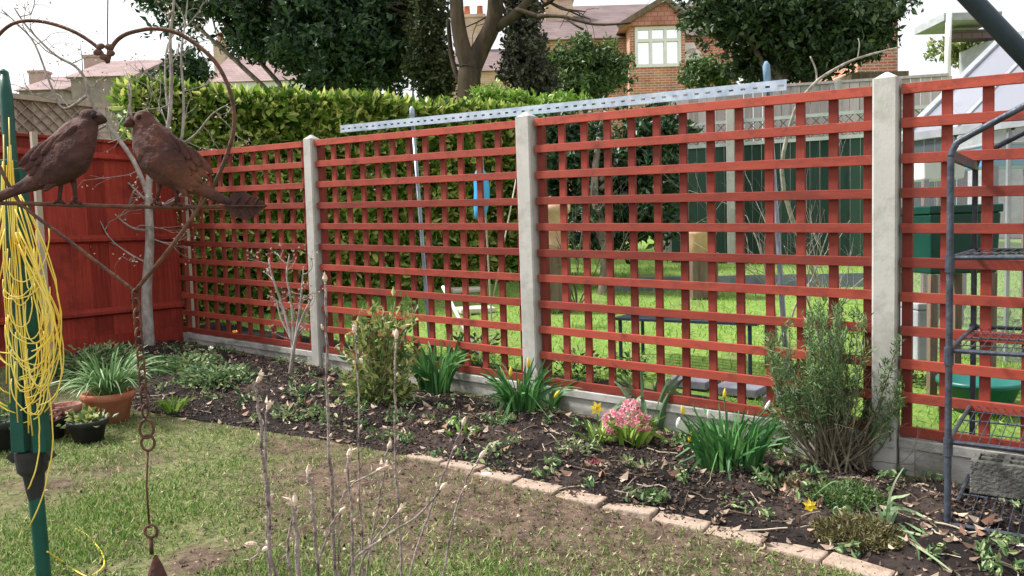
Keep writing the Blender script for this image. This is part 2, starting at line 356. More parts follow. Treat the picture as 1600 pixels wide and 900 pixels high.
for u in bu:
    ve = vedge(u)
    for k in range(K): v = .0 + ve * k / (K - 1); vv.append(tuple(FP(u, v, bedh(u, v))))
b.add(vv, [(i * K + k, i * K + k + 1, (i + 1) * K + k + 1, (i + 1) * K + k) for i in range(NB - 1) for k in range(K - 1)])
tag(b.build('flower_bed', soil, smooth=True), kind='structure')
b = MB(); us = np.linspace(-3, 6, 120)
for i in range(119):
    q = [FP(us[i], -.02, 0), FP(us[i + 1], -.02, 0), FP(us[i + 1], -.55 - .1 * nz(us[i + 1], 0, 2), 0), FP(us[i], -.55 - .1 * nz(us[i], 0, 2), 0)]
    b.add([(p.x, p.y, gz(p.x, p.y) + .006) for p in q], [(0, 1, 2, 3)])
tag(b.build('neighbour_soil_strip', soil), kind='structure')

# grass blades and litter: uncountable
def mudness(x, y):
    s = 0
    for p, r, k in MUD: s += max(0, min(1, (r - math.hypot(x - p.x, y - p.y)) / (r * .7))) * k
    return min(1, s)
b = MB(); pts = []; 
T = 0
while len(pts) < 75000 and T < 420000:
    T += 1
    px = random.uniform(-60, 1500); py = 560 + 400 * random.random() ** .8
    p = G(px, py); u, v = uv(p)
    if v < vedge(u) + .03 or u > UC: continue
    t = .5 + .5 * nz(p.x, p.y, 2.3) * 1.6 + .25 * nz(p.x, p.y, 9, 4)
    if random.random() > (t + .35 * nz(p.x, p.y, 5, 8)) * (1 - .86 * mudness(p.x, p.y)) + .05: continue
    pts.append((p.x, p.y, gz(p.x, p.y) + .012 * nz(u, v, 3) - .002))
pts = np.array(pts)
dz = np.tile([0, 0, .9], (len(pts), 1)); b.leaves(pts, .023, .13, dz, 0, 1.0, var=.6)
tag(b.build('grass', grassm), 'short patchy grass growing on the muddy lawn', 'grass', kind='stuff')
b = MB(); pts = []
for _ in range(45000):
    u = random.uniform(-2.5, 7); v = -.5 - 8 * random.random() ** 1.3
    if nz(u, v, 1.2) + random.random() < .35: continue
    pts.append(tuple(FP(u, v, gh(u, v))))
b.leaves(np.array(pts), .05, .14, np.tile([0, 0, 1.], (len(pts), 1)), 0, .6)
tag(b.build('far_grass', grassn), 'bright green grass on the neighbouring lawn behind the trellis', 'grass', kind='stuff')
def litter(name, label, n, size, material, cond, lift=.004, flat=.75, asp=.6):
    b = MB(); pts = []
    while len(pts) < n:
        u = random.uniform(-1.4, UC - .1); v = random.random() * vedge(u) * 1.02
        if not cond(u, v): continue
        q = FP(u, v, bedh(u, min(v, vedge(u))) + lift + random.random() * .006); pts.append(tuple(q))
    b.leaves(np.array(pts), size, asp, None, .45, flat=flat, ovate=True, var=.7)
    tag(b.build(name, material), label, 'litter', kind='stuff')
litter('bark_mulch', 'dark brown bark mulch and soil crumbs covering the flower bed', 36000, .012, chipm, lambda u, v: random.random() < .25 + 1.5 * max(0, .35 + nz(u, v, 1.6, 30)))
litter('leaf_litter', 'pale tan dead leaves scattered over the flower bed', 2600, .026, deadl, lambda u, v: random.random() < .12 + .9 * max(0, .5 + nz(u, v, 2.0, 9)) * (.4 + .6 * (v / vedge(u))), .006)
b = MB(); pts = []
while len(pts) < 260:
    p = G(random.uniform(60, 1300), random.uniform(650, 930)); u, v = uv(p)
    if v > vedge(u) + .05: pts.append((p.x, p.y, gz(p.x, p.y) + .016))
b.leaves(np.array(pts), .02, .6, None, .3, flat=.6); tag(b.build('lawn_litter', deadl), 'small dead leaf scraps lying on the lawn', 'litter', kind='stuff')

# brick edging
def bl(i, n): return ['near the left end', 'in the middle', 'near the right end'][min(2, 3 * i // n)]
poly = [Vector(p) for p in EW[5:16]]; seg = []
for a, c in zip(poly, poly[1:]):
    L = (c - a).length; seg.append((a, c, L))
tot = sum(s[2] for s in seg); brickb = MB(); brickb.abox((0, 0, 0), .2, .088, .05); proto = None; t = .1; nb = 0
while t < tot - .05:
    q = t
    for a, c, L in seg:
        if q <= L: p = a + (c - a) * (q / L); d = (c - a).normalized(); break
        q -= L
    if proto is None: o = brickb.build('edging_brick', pinkbrick, bevel=.007); proto = o
    else: o = proto.copy(); COL.objects.link(o)
    o.location = (p.x + random.uniform(-.006, .006), p.y + random.uniform(-.006, .006), gz(p.x, p.y) - .009 + random.uniform(-.006, .005))
    o.rotation_euler = (random.uniform(-.08, .08), random.uniform(-.04, .04), math.atan2(d.y, d.x) + random.uniform(-.06, .06))
    tag(o, 'pinkish weathered brick laid end to end in the curved edging between lawn and flower bed', 'brick', 'bricks of the curved bed edging')
    t += .202 + random.random() * .008; nb += 1

# ---------------------------------------------------------------- trellis run
def tb(u): return ZC + SL * u
HH = 1.52
PAN = [(.055, 1.835, 12), (1.95, 3.735, 12), (3.875, UC, 11), (-1.86, -.06, 12)]
LAB = ['red trellis panel between the middle and the right concrete post, wide gaps onto lawn',
       'red trellis panel between the left and the middle concrete post, laurel hedge behind',
       'dark red trellis panel at the far left ending at the solid red fence corner',
       'red trellis panel right of the right concrete post, behind the wire rack']
for (u0, u1, n), lb in zip(PAN, LAB):
    t = thing('trellis_panel', lb, 'trellis', FP((u0 + u1) / 2, 0, tb((u0 + u1) / 2)), 'red trellis panels of the boundary fence')
    h = MB(); NR = 11
    for k in range(NR):
        z = .022 + (HH - .044) * k / (NR - 1); j = random.uniform(-.003, .003)
        h.box(FP((u0 + u1) / 2, .011, tb((u0 + u1) / 2) + z + j), (U + Vector((0, 0, SL + random.uniform(-.001, .001)))) * (u1 - u0) / 2, V * .0095, Vector((0, 0, .0215)))
    h.build('horizontal_slats', red, t, bevel=.002)
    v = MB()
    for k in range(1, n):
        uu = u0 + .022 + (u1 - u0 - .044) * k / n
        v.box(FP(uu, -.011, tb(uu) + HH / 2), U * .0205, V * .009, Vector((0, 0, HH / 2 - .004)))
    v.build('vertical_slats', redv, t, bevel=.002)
    for uu in (u0 + .0205, u1 - .0205):
        f = MB(); f.box(FP(uu, -.0235, tb(uu) + HH / 2), U * .0195, V * .0205, Vector((0, 0, HH / 2 - .001)))
        f.build('side_frame', redv, t, bevel=.002)
def post(u, lab, zb, zt, lean=0, group='concrete posts of the trellis fence', wid=.05):
    base = FP(u, 0, zb); b = MB(); hw = wid; c = .008
    prof = [(-hw, -hw + c), (-hw + c, -hw), (hw - c, -hw), (hw, -hw + c), (hw, hw - c), (hw - c, hw), (-hw + c, hw), (-hw, hw - c)]
    lay = []
    for z, s in ((zb - .3, 1), (zt - .03, 1), (zt, .12)): lay.append([FP(u + a * s + lean * (z - zb), bb * s, z) for a, bb in prof])
    vs = [tuple(p) for l in lay for p in l]; n = 8
    fs = [(i * n + j, i * n + (j + 1) % n, (i + 1) * n + (j + 1) % n, (i + 1) * n + j) for i in range(2) for j in range(n)] + [tuple(range(16, 24))]
    b.add(vs, fs)
    o = b.build('concrete_post', conc, org=base); return tag(o, lab, 'post', group)
post(0, 'tallest looking pale concrete post at the right, nearest the wire rack', -.02, tb(0) + HH + .055)
post(1.892, 'pale concrete post in the middle of the trellis run', .05, tb(1.89) + HH + .045, .004)
post(3.805, 'pale concrete post at the left, leaning a little', .14, tb(3.8) + HH + .04, -.012, wid=.045)
for (u0, u1, lb) in ((.05, 1.84, 'concrete gravel board behind the pink hyacinth and big daffodil clump'), (1.945, 3.755, 'concrete gravel board under the trellis between left and middle post'),
                     (3.855, UC, 'narrow concrete gravel board at the far left of the bed'), (-1.9, -.055, 'concrete gravel board behind the wire rack')):
    b = MB(); um = (u0 + u1) / 2; zt = tb(um) - .006; d = (U + Vector((0, 0, SL))) * (u1 - u0) / 2
    b.box(FP(um, -.005, zt - .18), d, V * .02, Vector((0, 0, .175)))
    b.box(FP(um, .008, zt - .024), d * .9995, V * .02, Vector((0, 0, .0225)))
    for uu in (u0 + .035, u1 - .035): b.box(FP(uu, .0075, tb(uu) - .18), U * .03, V * .019, Vector((0, 0, .13)))
    tag(b.build('gravel_board', conc2, org=FP(um, 0, zt - .2), bevel=.005), lb, 'gravel board', 'concrete gravel boards under the trellis')
# timber post behind the corner
b = MB(); uu = UatPX(297, -.08, 450); b.box(FP(uu, -.085, .95), U * .035, V * .035, Vector((0, 0, .85)))
tag(b.build('timber_post', beigew, org=FP(uu, -.085, .1)), 'unpainted timber post just behind the far left trellis', 'post')

# slotted galvanised angle and its props
ua, ub = UatPX(532, -.07, 200), UatPX(1229, -.07, 135)
pa = P(532, 202, 1); 
def onplane(px, py, v):
    o = Vector((0, 0, CAMZ)); d = FW + RT * ((px - 800) / F_PX) + UP * ((450 - py) / F_PX)
    return o + d * ((v - (o - O).dot(V)) / d.dot(V))
a0, a1 = onplane(532, 202, -.075), onplane(1229, 133, -.075)
dd = (a1 - a0).normalized(); upv = Vector((0, 0, 1)); upv = (upv - dd * upv.dot(dd)).normalized(); nv = dd.cross(upv)
L = (a1 - a0).length; b = MB(); N = 52; st = L / N
t = thing('slotted_angle_bar', 'long galvanised slotted angle bar lying along the top of the trellis', 'metal bar', (a0 + a1) / 2)
b.box((a0 + a1) / 2 + upv * .0145, dd * L / 2, upv * .0095, nv * .0015); b.box((a0 + a1) / 2 - upv * .0145, dd * L / 2, upv * .0095, nv * .0015)
for i in range(N + 1):
    b.box(a0 + dd * (st * i if 0 < i < N else (.006 if i == 0 else L - .006)), dd * st * (.3 if 0 < i < N else .1), upv * .0062, nv * .0014)
b.box((a0 + a1) / 2 + upv * .0255 - nv * .016, dd * L / 2, upv * .0015, nv * .0175)
b.build('slotted_angle', galv, t)
def prop(px0, py0, px1, py1, v, lab, r=.013, tip=None):
    p0, p1 = onplane(px0, py0, v), onplane(px1, py1, v); g = p1 + (p1 - p0) * ((p1.z - gz(p1.x, p1.y)) / (p0.z - p1.z))
    t = thing('prop_pole', lab, 'pole', g, 'metal poles holding the slotted bar')
    MB().tube([g, p1, p0], r, 10).build('pole', galvd, t, smooth=True)
    c = MB(); ax = (p0 - p1).normalized()
    c.tube([p0 - ax * .06, p0 + ax * .03, p0 + ax * .05], [r * 1.35, r * 1.35, r * .5], 10); c.build('clamp', galvd if tip is None else tip, t, smooth=True)
prop(644, 178, 671, 520, -.11, 'thin galvanised pole standing behind the trellis between left and middle post')
prop(1198, 112, 1224, 500, -.12, 'grey pole with a pale blue tip standing behind the trellis near the right post', tip=mat('blue_grey', (.1, .2, .3), (.2, .3, .42), 8))

# ---------------------------------------------------------------- solid red fence on the left
FV = Vector(V)
def RF(s, off, z):      # s metres from corner towards the camera, off towards the right (bed side)
    return FP(UC + .03 - off, s, z)
t = thing('closeboard_fence', 'solid dark red closeboard fence running from the trellis corner to the left', 'fence', RF(1.6, 0, gh(UC, 1)))
zr = tb(UC) + 1.57; b = MB(); s = .0
while s < 3.9:
    z0 = gh(UC, s) + .1; zt = zr + random.uniform(-.002, .002); ww = .15
    b.box(RF(s + ww / 2, .0 + random.uniform(-.001, .001), (z0 + zt) / 2), V * (ww / 2 - .0006), U * .007, Vector((0, 0, (zt - z0) / 2))); s += ww
b.build('boards', redf, t)
b = MB()
for z in (.32, .9, 1.55):
    b.hull([RF(0, .008, gh(UC, 0) + z - .035), RF(0, .04, gh(UC, 0) + z - .018), RF(0, .04, gh(UC, 0) + z + .004), RF(0, .008, gh(UC, 0) + z + .03)],
           [RF(3.9, .008, gh(UC, 0) + z - .035), RF(3.9, .04, gh(UC, 0) + z - .018), RF(3.9, .04, gh(UC, 0) + z + .004), RF(3.9, .008, gh(UC, 0) + z + .03)])
b.build('rails', redf, t)
b = MB(); b.box(RF(1.95, .015, gh(UC, 1) + .06), V * 1.95, U * .012, Vector((0, 0, .07))); b.build('gravel_board', redf, t)
b = MB(); b.box(RF(1.95, .0, zr + .014), V * 1.95, U * .03, Vector((0, 0, .012))); b.build('capping', redf, t, bevel=.003)
# beige neighbouring fence with lattice top, behind it
t = thing('lattice_topped_fence', 'weathered beige fence with lattice top rising behind the red fence', 'fence', RF(1.6, -.5, gh(UC, 1)))
b = MB(); zt = P(100, 148, depth(RF(1.4, -.5, 1))).z
zt += .04
for k in range(34): b.box(RF(.45 + k * .12, -.52, (zt - .02) / 2 + .1), V * .058, U * .008, Vector((0, 0, (zt - .02) / 2 - .1)))
b.build('boards', beigew, t)
b = MB(); b.box(RF(2.4, -.49, zt), V * 2.1, U * .03, Vector((0, 0, .02))); b.box(RF(2.4, -.49, zt - .33), V * 2.1, U * .03, Vector((0, 0, .02)))
for k in range(5): b.box(RF(.35 + k * .98, -.49, zt - .165), V * .03, U * .025, Vector((0, 0, .145)))
b.build('rails', beigew, t)
b = MB()
for k in range(44):
    s0 = .3 + k * .095
    b.bar(RF(s0, -.497, zt - .31), RF(s0 + .29, -.497, zt - .02), .006, .022, U); b.bar(RF(s0, -.505, zt - .02), RF(s0 + .29, -.505, zt - .31), .006, .022, U)
b.build('lattice', beigew, t)
# slim timber post in front of the red fence
q = P(53, 470, 1); b = MB(); dpt = depth(RF(1.9, .1, .8)); p1 = P(52, 206, dpt); g = drop(p1)
b.box((p1 + g) / 2, V * .017, U * .017, Vector((0, 0, (p1.z - g.z) / 2))); tag(b.build('fence_stake', beigew, org=g), 'slim unpainted stake in front of the solid red fence', 'stake')

# ---------------------------------------------------------------- plants: generators
def branch(mb, p, d, L, r, lv, tips, wob=.25, split=3, ang=.6, up=.1, n=6, shrink=.62):
    pts = [p.copy()]; rr = [r]; q = p.copy(); dd = d.normalized(); k = 5
    for i in range(k):
        dd = (dd + Vector((random.gauss(0, wob), random.gauss(0, wob), random.gauss(0, wob))) * .5 + Vector((0, 0, up * .3))).normalized()
        q = q + dd * L / k; pts.append(q.copy()); rr.append(r * (1 - .55 * (i + 1) / k))
    mb.tube(pts, rr, n, False)
    tips.append((pts[-1], dd))
    if lv > 0:
        for j in range(split):
            i = random.randint(2, k); a = pts[i]
            nd = (dd + Vector((random.gauss(0, 1), random.gauss(0, 1), random.gauss(0, .8))).normalized() * ang * 1.5).normalized()
            branch(mb, a, nd, L * shrink * random.uniform(.7, 1.2), rr[i] * .7, lv - 1, tips, wob, split, ang, up, max(4, n - 1), shrink)
def smooth_path(pts, k=4):
    pts = [Vector(p) for p in pts]; out = []
    for i in range(len(pts) - 1):
        p0 = pts[max(i - 1, 0)]; p1 = pts[i]; p2 = pts[i + 1]; p3 = pts[min(i + 2, len(pts) - 1)]
        for j in range(k):
            t = j / k; out.append(.5 * ((2 * p1) + (p2 - p0) * t + (2 * p0 - 5 * p1 + 4 * p2 - p3) * t * t + (3 * p1 - p0 - 3 * p2 + p3) * t ** 3))
    return out + [pts[-1]]
def ell_points(n, c, r, shell=.5, ragged=.35, k=3.0, seed=0.):
    """points in an ellipsoid, ragged outline by noise, denser toward the shell"""
    out = []; c = Vector(c)
    while len(out) < n:
        d = Vector(rng.normal(size=3)).normalized(); rr = (shell + (1 - shell) * random.random()) if random.random() < .8 else random.random() ** .5
        m = 1 + ragged * noise.noise(d * k + Vector((seed, 0, 0))) * 1.6 + .3 * ragged * noise.noise(d * k * 3 + Vector((seed, 5, 0)))
        p = Vector((d.x * r[0], d.y * r[1], d.z * r[2])) * rr * m + c
        if noise.noise(p * (2.2 / max(r[0], .05)) + Vector((seed, 3, 1))) < -.07: continue
        out.append(tuple(p))
    return np.array(out)
def tree(label, kind, base, blobs, leafm, leafs, size, trunkr, trunkm, height, lean=(0, 0), seed=1, name='evergreen_tree', asp=.5, group=None, droop=0):
    t = thing(name, label, kind, base, group); base = Vector(base); b = MB(); tips = []
    top = base + Vector((lean[0], lean[1], height))
    b.tube(smooth_path([base - Vector((0, 0, .1)), base.lerp(top, .3) + Vector((.05, 0, 0)), base.lerp(top, .65) - Vector((.06, 0, 0)), top]), list(np.linspace(trunkr, trunkr * .4, 13)), 10)
    for c, r, n in blobs:
        a = base.lerp(top, random.uniform(.3, .85)); b.tube(smooth_path([a, a.lerp(Vector(c), .5) + Vector((0, 0, .1)), Vector(c)]), list(np.linspace(trunkr * .4, .02, 9)), 6)
        for j in range(4):
            d = Vector(rng.normal(size=3)).normalized(); b.tube([Vector(c), Vector(c) + Vector((d.x * r[0], d.y * r[1], d.z * r[2])) * .8], [.03, .008], 4)
    b.build('trunk', trunkm, t, smooth=True)
    m = MB()
    for i, (c, r, n) in enumerate(blobs):
        pts = ell_points(n, c, r, .45, .5, 2.5, seed + i * 3.1)
        m.leaves(pts, size, asp, np.tile([0, 0, -droop], (len(pts), 1)) if droop else None, jit=1, var=.55)
    m.build('crown', leafm, t); return t
# laurel hedge
ha, hb = P(190, 141, 7.1), P(850, 178, 9.4)
hd = Vector((hb.x - ha.x, hb.y - ha.y, 0)); HL = hd.length; hd.normalize(); hn = Vector((hd.y, -hd.x, 0))
t = thing('laurel_hedge', 'clipped yellow-green laurel hedge behind the left trellis panels', 'hedge', drop((ha + hb) / 2))
m = MB(); md = MB(); st_ = MB(); pts = []; dirs = []; ptd = []
for _ in range(30000):
    s = random.random() * HL; x = ha + hd * s; zt = ha.z + (hb.z - ha.z) * s / HL + .05 * nz(s, 0, 1.5) + .05 * nz(s, 3, 6); g = gz(x.x, x.y)
    if random.random() < .33:
        p = x - hn * random.uniform(-.05, .7) + Vector((0, 0, zt - x.z - abs(random.gauss(0, .07)) + .03)); dirs.append((random.gauss(0, .5), random.gauss(0, .5), 1.1))
    else:
        z = g + (zt - g) * random.random(); bulge = .12 * nz(s, z, 2.2) + .05 * nz(s, z, 7)
        p = x + hn * (.05 + bulge - abs(random.gauss(0, .08))); p.z = z; dirs.append((hn.x * .7 + random.gauss(0, .5), hn.y * .7 + random.gauss(0, .5), random.gauss(.1, .5)))
    pts.append(tuple(p))
m.leaves(np.array(pts), .112, .5, np.array(dirs), .16, .6, ovate=True, var=.4)
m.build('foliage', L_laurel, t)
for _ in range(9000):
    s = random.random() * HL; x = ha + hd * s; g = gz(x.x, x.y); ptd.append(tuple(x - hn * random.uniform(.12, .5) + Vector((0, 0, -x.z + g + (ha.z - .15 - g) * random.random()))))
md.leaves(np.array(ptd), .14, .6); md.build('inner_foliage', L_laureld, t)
for k in range(26):
    x = ha + hd * HL * (k + .5) / 26 - hn * .35; g = drop(x); st_.tube([g, Vector((x.x + random.gauss(0, .1), x.y, 1.2)), Vector((x.x + random.gauss(0, .2), x.y, ha.z - .2))], [.04, .03, .01], 6)
st_.build('stems', bark, t)

# ---------------------------------------------------------------- houses
def pb(mb, x0, y0, x1, y1, d, th, zbase=None):
    a = P((x0 + x1) / 2, (y0 + y1) / 2, d); w_ = (x1 - x0) * d / F_PX; h_ = (y1 - y0) * d / F_PX
    zt = a.z + h_ / 2; zb = a.z - h_ / 2 if zbase is None else zbase
    mb.abox((a.x, a.y + th / 2, (zt + zb) / 2), w_, th, zt - zb); return a
def gable_roof(mb, x0, x1, y0, y1, ze, zr, axis='x', ov=.2):
    if axis == 'x':
        y0 -= ov; y1 += ov; ym = (y0 + y1) / 2; A = [(x0 - ov, y0, ze), (x0 - ov, ym, zr), (x0 - ov, y1, ze)]; B = [(x1 + ov, p[1], p[2]) for p in A]
    else:
        x0 -= ov; x1 += ov; xm = (x0 + x1) / 2; A = [(x0, y0 - ov, ze), (xm, y0 - ov, zr), (x1, y0 - ov, ze)]; B = [(p[0], y1 + ov, p[2]) for p in A]
    mb.hull([Vector(p) for p in A], [Vector(p) for p in B])
def chimney(parent, px, pytop, d, w_, dep, zb, pots=2, m_=None):
    a = P(px, pytop, d); b = MB(); b.abox((a.x, a.y, (a.z + zb) / 2), w_, dep, a.z - zb); b.abox((a.x, a.y, a.z - .05), w_ + .12, dep + .12, .12)
    c = b.build('chimney', m_ or brick, parent)
    for i in range(pots):
        q = MB(); q.lathe((a.x + (i - (pots - 1) / 2) * w_ * .6, a.y, a.z + .01), [(.13, 0), (.11, .35), (.13, .38), (.08, .38)], 10); q.build('chimney_pot', terra, c, smooth=True)
# centre house with the bay
D = 24.
t = thing('brick_house', 'red brick house with white bay window seen beyond the right trellis panel', 'house', drop(P(1040, 130, D)))
gzf = .7
wl, wr = P(850, 70, D).x, P(1160, 70, D).x; ez = P(1000, 62, D + 1).z; y0 = P(1000, 100, D).y + .9
b = MB(); b.abox(((wl + wr) / 2, y0 + 4, (gzf + ez) / 2), wr - wl, 8, ez - gzf); b.build('wall', brick, t)
b = MB(); gable_roof(b, wl, wr, y0, y0 + 8, ez, P(950, 16, y0 + 4).z); b.build('roof', tile, t)
bx0, bx1 = P(983, 100, D).x, P(1068, 100, D).x; bzt = P(1020, 43, D).z; bzb = P(1020, 104, D).z
b = MB(); b.abox(((bx0 + bx1) / 2, y0 - .4, (bzb + gzf) / 2), bx1 - bx0, .9, bzb - gzf); bw = b.build('bay', brick, t)
for x_ in (984, 1062): b = MB(); pb(b, x_, 43, x_ + 8.5, 104, D, .8); b.build('bay_side', brick, t)
b = MB(); a = P(1028, 73, D); W_ = 70 * D / F_PX; H_ = 60 * D / F_PX; b.abox((a.x, a.y + .06, a.z), W_, .05, H_)
wf = b.build('window', mat('window_glass', (.9, .92, .94), (.95, .95, .96), 2, .04, 0, metal=1), t)
b = MB()
for k in (-.5, -.17, .17, .5): b.abox((a.x + k * W_ * .96, a.y, a.z), .09, .06, H_)
for k in (-.5, .17, .5): b.abox((a.x, a.y - .004, a.z + k * H_ * .96), W_, .06, .09)
b.build('window_frame', white, wf)
b = MB(); a = P(1028, 41, D); ap = P(1036, 4, D)
b.hull([Vector((bx0 - .25, a.y - .2, a.z)), Vector((bx1 + .25, a.y - .2, a.z)), Vector((ap.x, a.y - .2, ap.z))], [Vector((bx0 - .25, a.y + 4, a.z)), Vector((bx1 + .25, a.y + 4, a.z)), Vector((ap.x, a.y + 4, ap.z))]); b.build('gable', tiler, t)
b = MB(); b.bar(Vector((bx0 - .35, a.y - .25, a.z - .05)), Vector((ap.x, a.y - .25, ap.z + .05)), .1, .16); b.bar(Vector((bx1 + .35, a.y - .25, a.z - .05)), Vector((ap.x, a.y - .25, ap.z + .05)), .1, .16); b.build('bargeboard', brownw, t)
b = MB(); a = P(1092, 95, D); 
arc = [Vector((a.x + .32 * math.cos(x), y0 - .03, a.z + .25 + .32 * math.sin(x))) for x in np.linspace(0, math.pi, 9)] + [Vector((a.x - .32, y0 - .03, a.z - .5)), Vector((a.x + .32, y0 - .03, a.z - .5))]
b.hull(arc, [p + Vector((0, -.06, 0)) for p in arc]); b.build('arched_window', white, t)
b = MB(); a = P(1088, 66, D); b.abox((a.x, y0 - .05, a.z), .35, .08, .35); b.build('small_window', white, t)
chimney(t, 872, -2, D + 3, .95, .6, ez, 2, brickt)
# left house
D = 30.
t = thing('tiled_house', 'house with pinkish tiled roof and small chimney above the hedge at the left', 'house', drop(P(400, 130, D)))
wl, wr = P(325, 120, D).x, P(500, 120, D).x; ez = P(400, 128, D).z; y0 = P(400, 120, D).y
b = MB(); b.abox(((wl + wr) / 2, y0 + 3.5, (gzf + ez) / 2), wr - wl, 7, ez - gzf); b.build('wall', white, t)
b = MB(); gable_roof(b, wl, wr, y0, y0 + 7, ez, P(390, 84, D + 3.5).z); b.build('roof', tilep, t)
chimney(t, 345, 66, D + 3.5, .5, .5, ez, 1, brickt)
# far-left houses
for (x0, x1, ye, yr, d, chx, lab) in ((110, 205, 122, 98, 34, 150, 'distant grey house with a wide chimney behind the bird ornament'), (28, 96, 142, 122, 40, 62, 'distant pinkish house with a chimney at the far left')):
    t = thing('distant_house', lab, 'house', drop(P(x0, 140, d)), 'distant houses at the far left')
    wl, wr = P(x0, 120, d).x, P(x1, 120, d).x; ez = P(x0, ye, d).z; y0 = P(x0, 120, d).y
    b = MB(); b.abox(((wl + wr) / 2, y0 + 3.5, (gzf + ez) / 2), wr - wl, 7, ez - gzf); b.build('wall', mat('far_wall', (.2, .16, .15), (.3, .25, .23), 3, .9), t)
    b = MB(); gable_roof(b, wl, wr, y0, y0 + 7, ez, P(x0, yr, d + 3.5).z); b.build('roof', tilep, t)
    chimney(t, chx, yr - 10, d + 3.5, .9, .6, ez, 0, mat('far_chimney', (.4, .27, .25), (.5, .36, .33), 3, .9))
# house behind the trunks
D = 28.
t = thing('tan_house', 'tan brick house glimpsed between the forked tree trunks', 'house', drop(P(760, 100, D)))
wl, wr = P(700, 100, D).x, P(838, 100, D).x; ez = P(760, 112, D).z; y0 = P(760, 100, D).y
b = MB(); b.abox(((wl + wr) / 2, y0 + 3, (gzf + ez) / 2), wr - wl, 6, ez - gzf); b.build('wall', brickt, t)
b = MB(); gable_roof(b, wl, wr, y0, y0 + 6, ez, P(760, 78, D + 3).z); b.build('roof', tile, t)
chimney(t, 740, 26, D + 3, .85, .6, ez, 2, brickt)
# right: brick tower end, flat roof extension, pink roof
D = 20.
t = thing('brick_building', 'narrow red brick building end right of the evergreen tree', 'house', drop(P(1392, 120, D)))
b = MB(); pb(b, 1340, 28, 1403, 110, D, 5, gzf); b.build('wall', brick, t)
b = MB(); a = P(1371, 28, D); b.abox((a.x, a.y + 2.5, a.z + .06), 1.25, 5.3, .12); b.build('roof', tile, t)
D = 15.
t = thing('flat_roofed_building', 'pale building with flat roof and white downpipe at the far right', 'house', drop(P(1560, 100, D)))
a = P(1475, 22, D); b = MB(); b.abox((a.x + .56, a.y + .55, a.z - .05), 1.12, 1.1, .14); b.build('roof', greyp, t)
b = MB(); pb(b, 1545, 62, 1700, 110, D + .1, 1, gzf); b.build('wall', greyp, t); b = MB(); pb(b, 1490, 46, 1562, 60, D + .4, .3); b.build('fascia', tile, t)
b = MB(); q0, q1 = P(1483, 18, D), P(1481, 80, D); b.tube([q0, q1, Vector((q1.x, q1.y, gzf))], .055, 10); b.build('downpipe', white, t, smooth=True)
D = 12.
t = thing('tiled_roof_house', 'house with pinkish tiled roof behind the dark bar in the top right corner', 'house', drop(P(1640, 100, D)))
wl = P(1560, 60, D + 7.5).x; wr = wl + 6; b = MB(); y0 = P(1600, 60, D).y; ez = P(1600, 85, D).z
b.abox(((wl + wr) / 2, y0 + 3, (gzf + ez) / 2), 5.8, 6, ez - gzf); b.build('wall', brick, t)
b = MB(); gable_roof(b, wl, wr, y0, y0 + 6, ez, ez + 4.2); b.build('roof', tilep, t)

# ---------------------------------------------------------------- background trees
def wpt(px, py, d): return P(px, py, d)
def blobs(spec): return [(P(x, y, d), (rx * d / F_PX, ry_ , rz * d / F_PX), n) for x, y, d, rx, rz, ry_, n in spec]
tree('large dark evergreen tree overhanging the hedge at the upper left', 'tree', drop(P(560, 140, 12.5)),
     blobs([(330, 15, 12.5, 95, 55, .8, 2100), (255, -5, 12.2, 60, 28, .6, 600), (420, 0, 12.5, 100, 70, 1.0, 6000), (500, 70, 12.3, 75, 70, 1.0, 8500), (590, 90, 12.4, 60, 62, .9, 6500), (560, 10, 12.6, 95, 80, 1.1, 8500), (410, 70, 12.4, 50, 30, .5, 1100), (620, 20, 12.8, 60, 80, .9, 5000), (480, -90, 12.6, 220, 90, 1.6, 7000)]),
     L_ever, 0, .105, .17, bark, 3.6, (-.3, 0), 2)
tree('small dark evergreen shrub rising over the hedge behind the bird ornament', 'shrub', drop(P(290, 120, 11)), blobs([(292, 108, 11, 32, 26, .3, 1800), (250, 122, 11, 25, 14, .2, 500)]), L_ever, 0, .08, .06, bark, 2.6, seed=5, name='evergreen_shrub')
# ivy trunks
def ivytree(label, px, d, spec, r, height_px, n, leafm_, seed):
    base = drop(P(px, 170, d)); top = P(px, height_px, d); t = thing('ivy_clad_tree', label, 'tree', base, 'ivy clad trunks behind the hedge')
    b = MB(); b.tube(smooth_path([base, base.lerp(top, .4) + Vector((.06, 0, 0)), top]), list(np.linspace(r, r * .6, 9)), 12)
    tips = []
    for k in range(7):
        a = base.lerp(top, random.uniform(.35, 1)); branch(b, a, Vector((random.gauss(0, .8), random.gauss(0, .5), .9)), 1.1, .035, 2, tips, .4, 3, .7)
    b.build('trunk', barkbr, t, smooth=True)
    m = MB(); pts = []
    for i, (x, y, dd_, rx, rz, ry_, nn) in enumerate(spec):
        m.leaves(ell_points(nn, P(x, y, dd_), (rx * d / F_PX, ry_, rz * d / F_PX), .5, .5, 2.5, seed + i), .075, .6)
    m.build('ivy', leafm_, t)
ivytree('olive green ivy covered trunk left of the forked tree', 668, 11.8, [(668, 90, 11.7, 30, 70, .35, 5000), (665, 10, 11.8, 38, 60, .4, 3500), (690, 120, 11.7, 22, 40, .3, 2200)], .16, -80, 0, L_ivy, 3)
ivytree('dark twiggy ivy covered trunk right of the forked tree', 822, 11.5, [(822, 100, 11.4, 36, 60, .4, 5500), (815, 20, 11.5, 28, 70, .35, 4500), (840, 130, 11.4, 30, 25, .3, 1800)], .18, -80, 0, mat('dark_ivy_leaf', (.03, .035, .025), (.13, .13, .09), 3, .6, 0, island=.75, lo=.1, hi=.9), 8)
base = drop(P(731, 160, 11.0)); t = thing('forked_tree', 'bare brown tree with a forked trunk rising behind the hedge', 'tree', base)
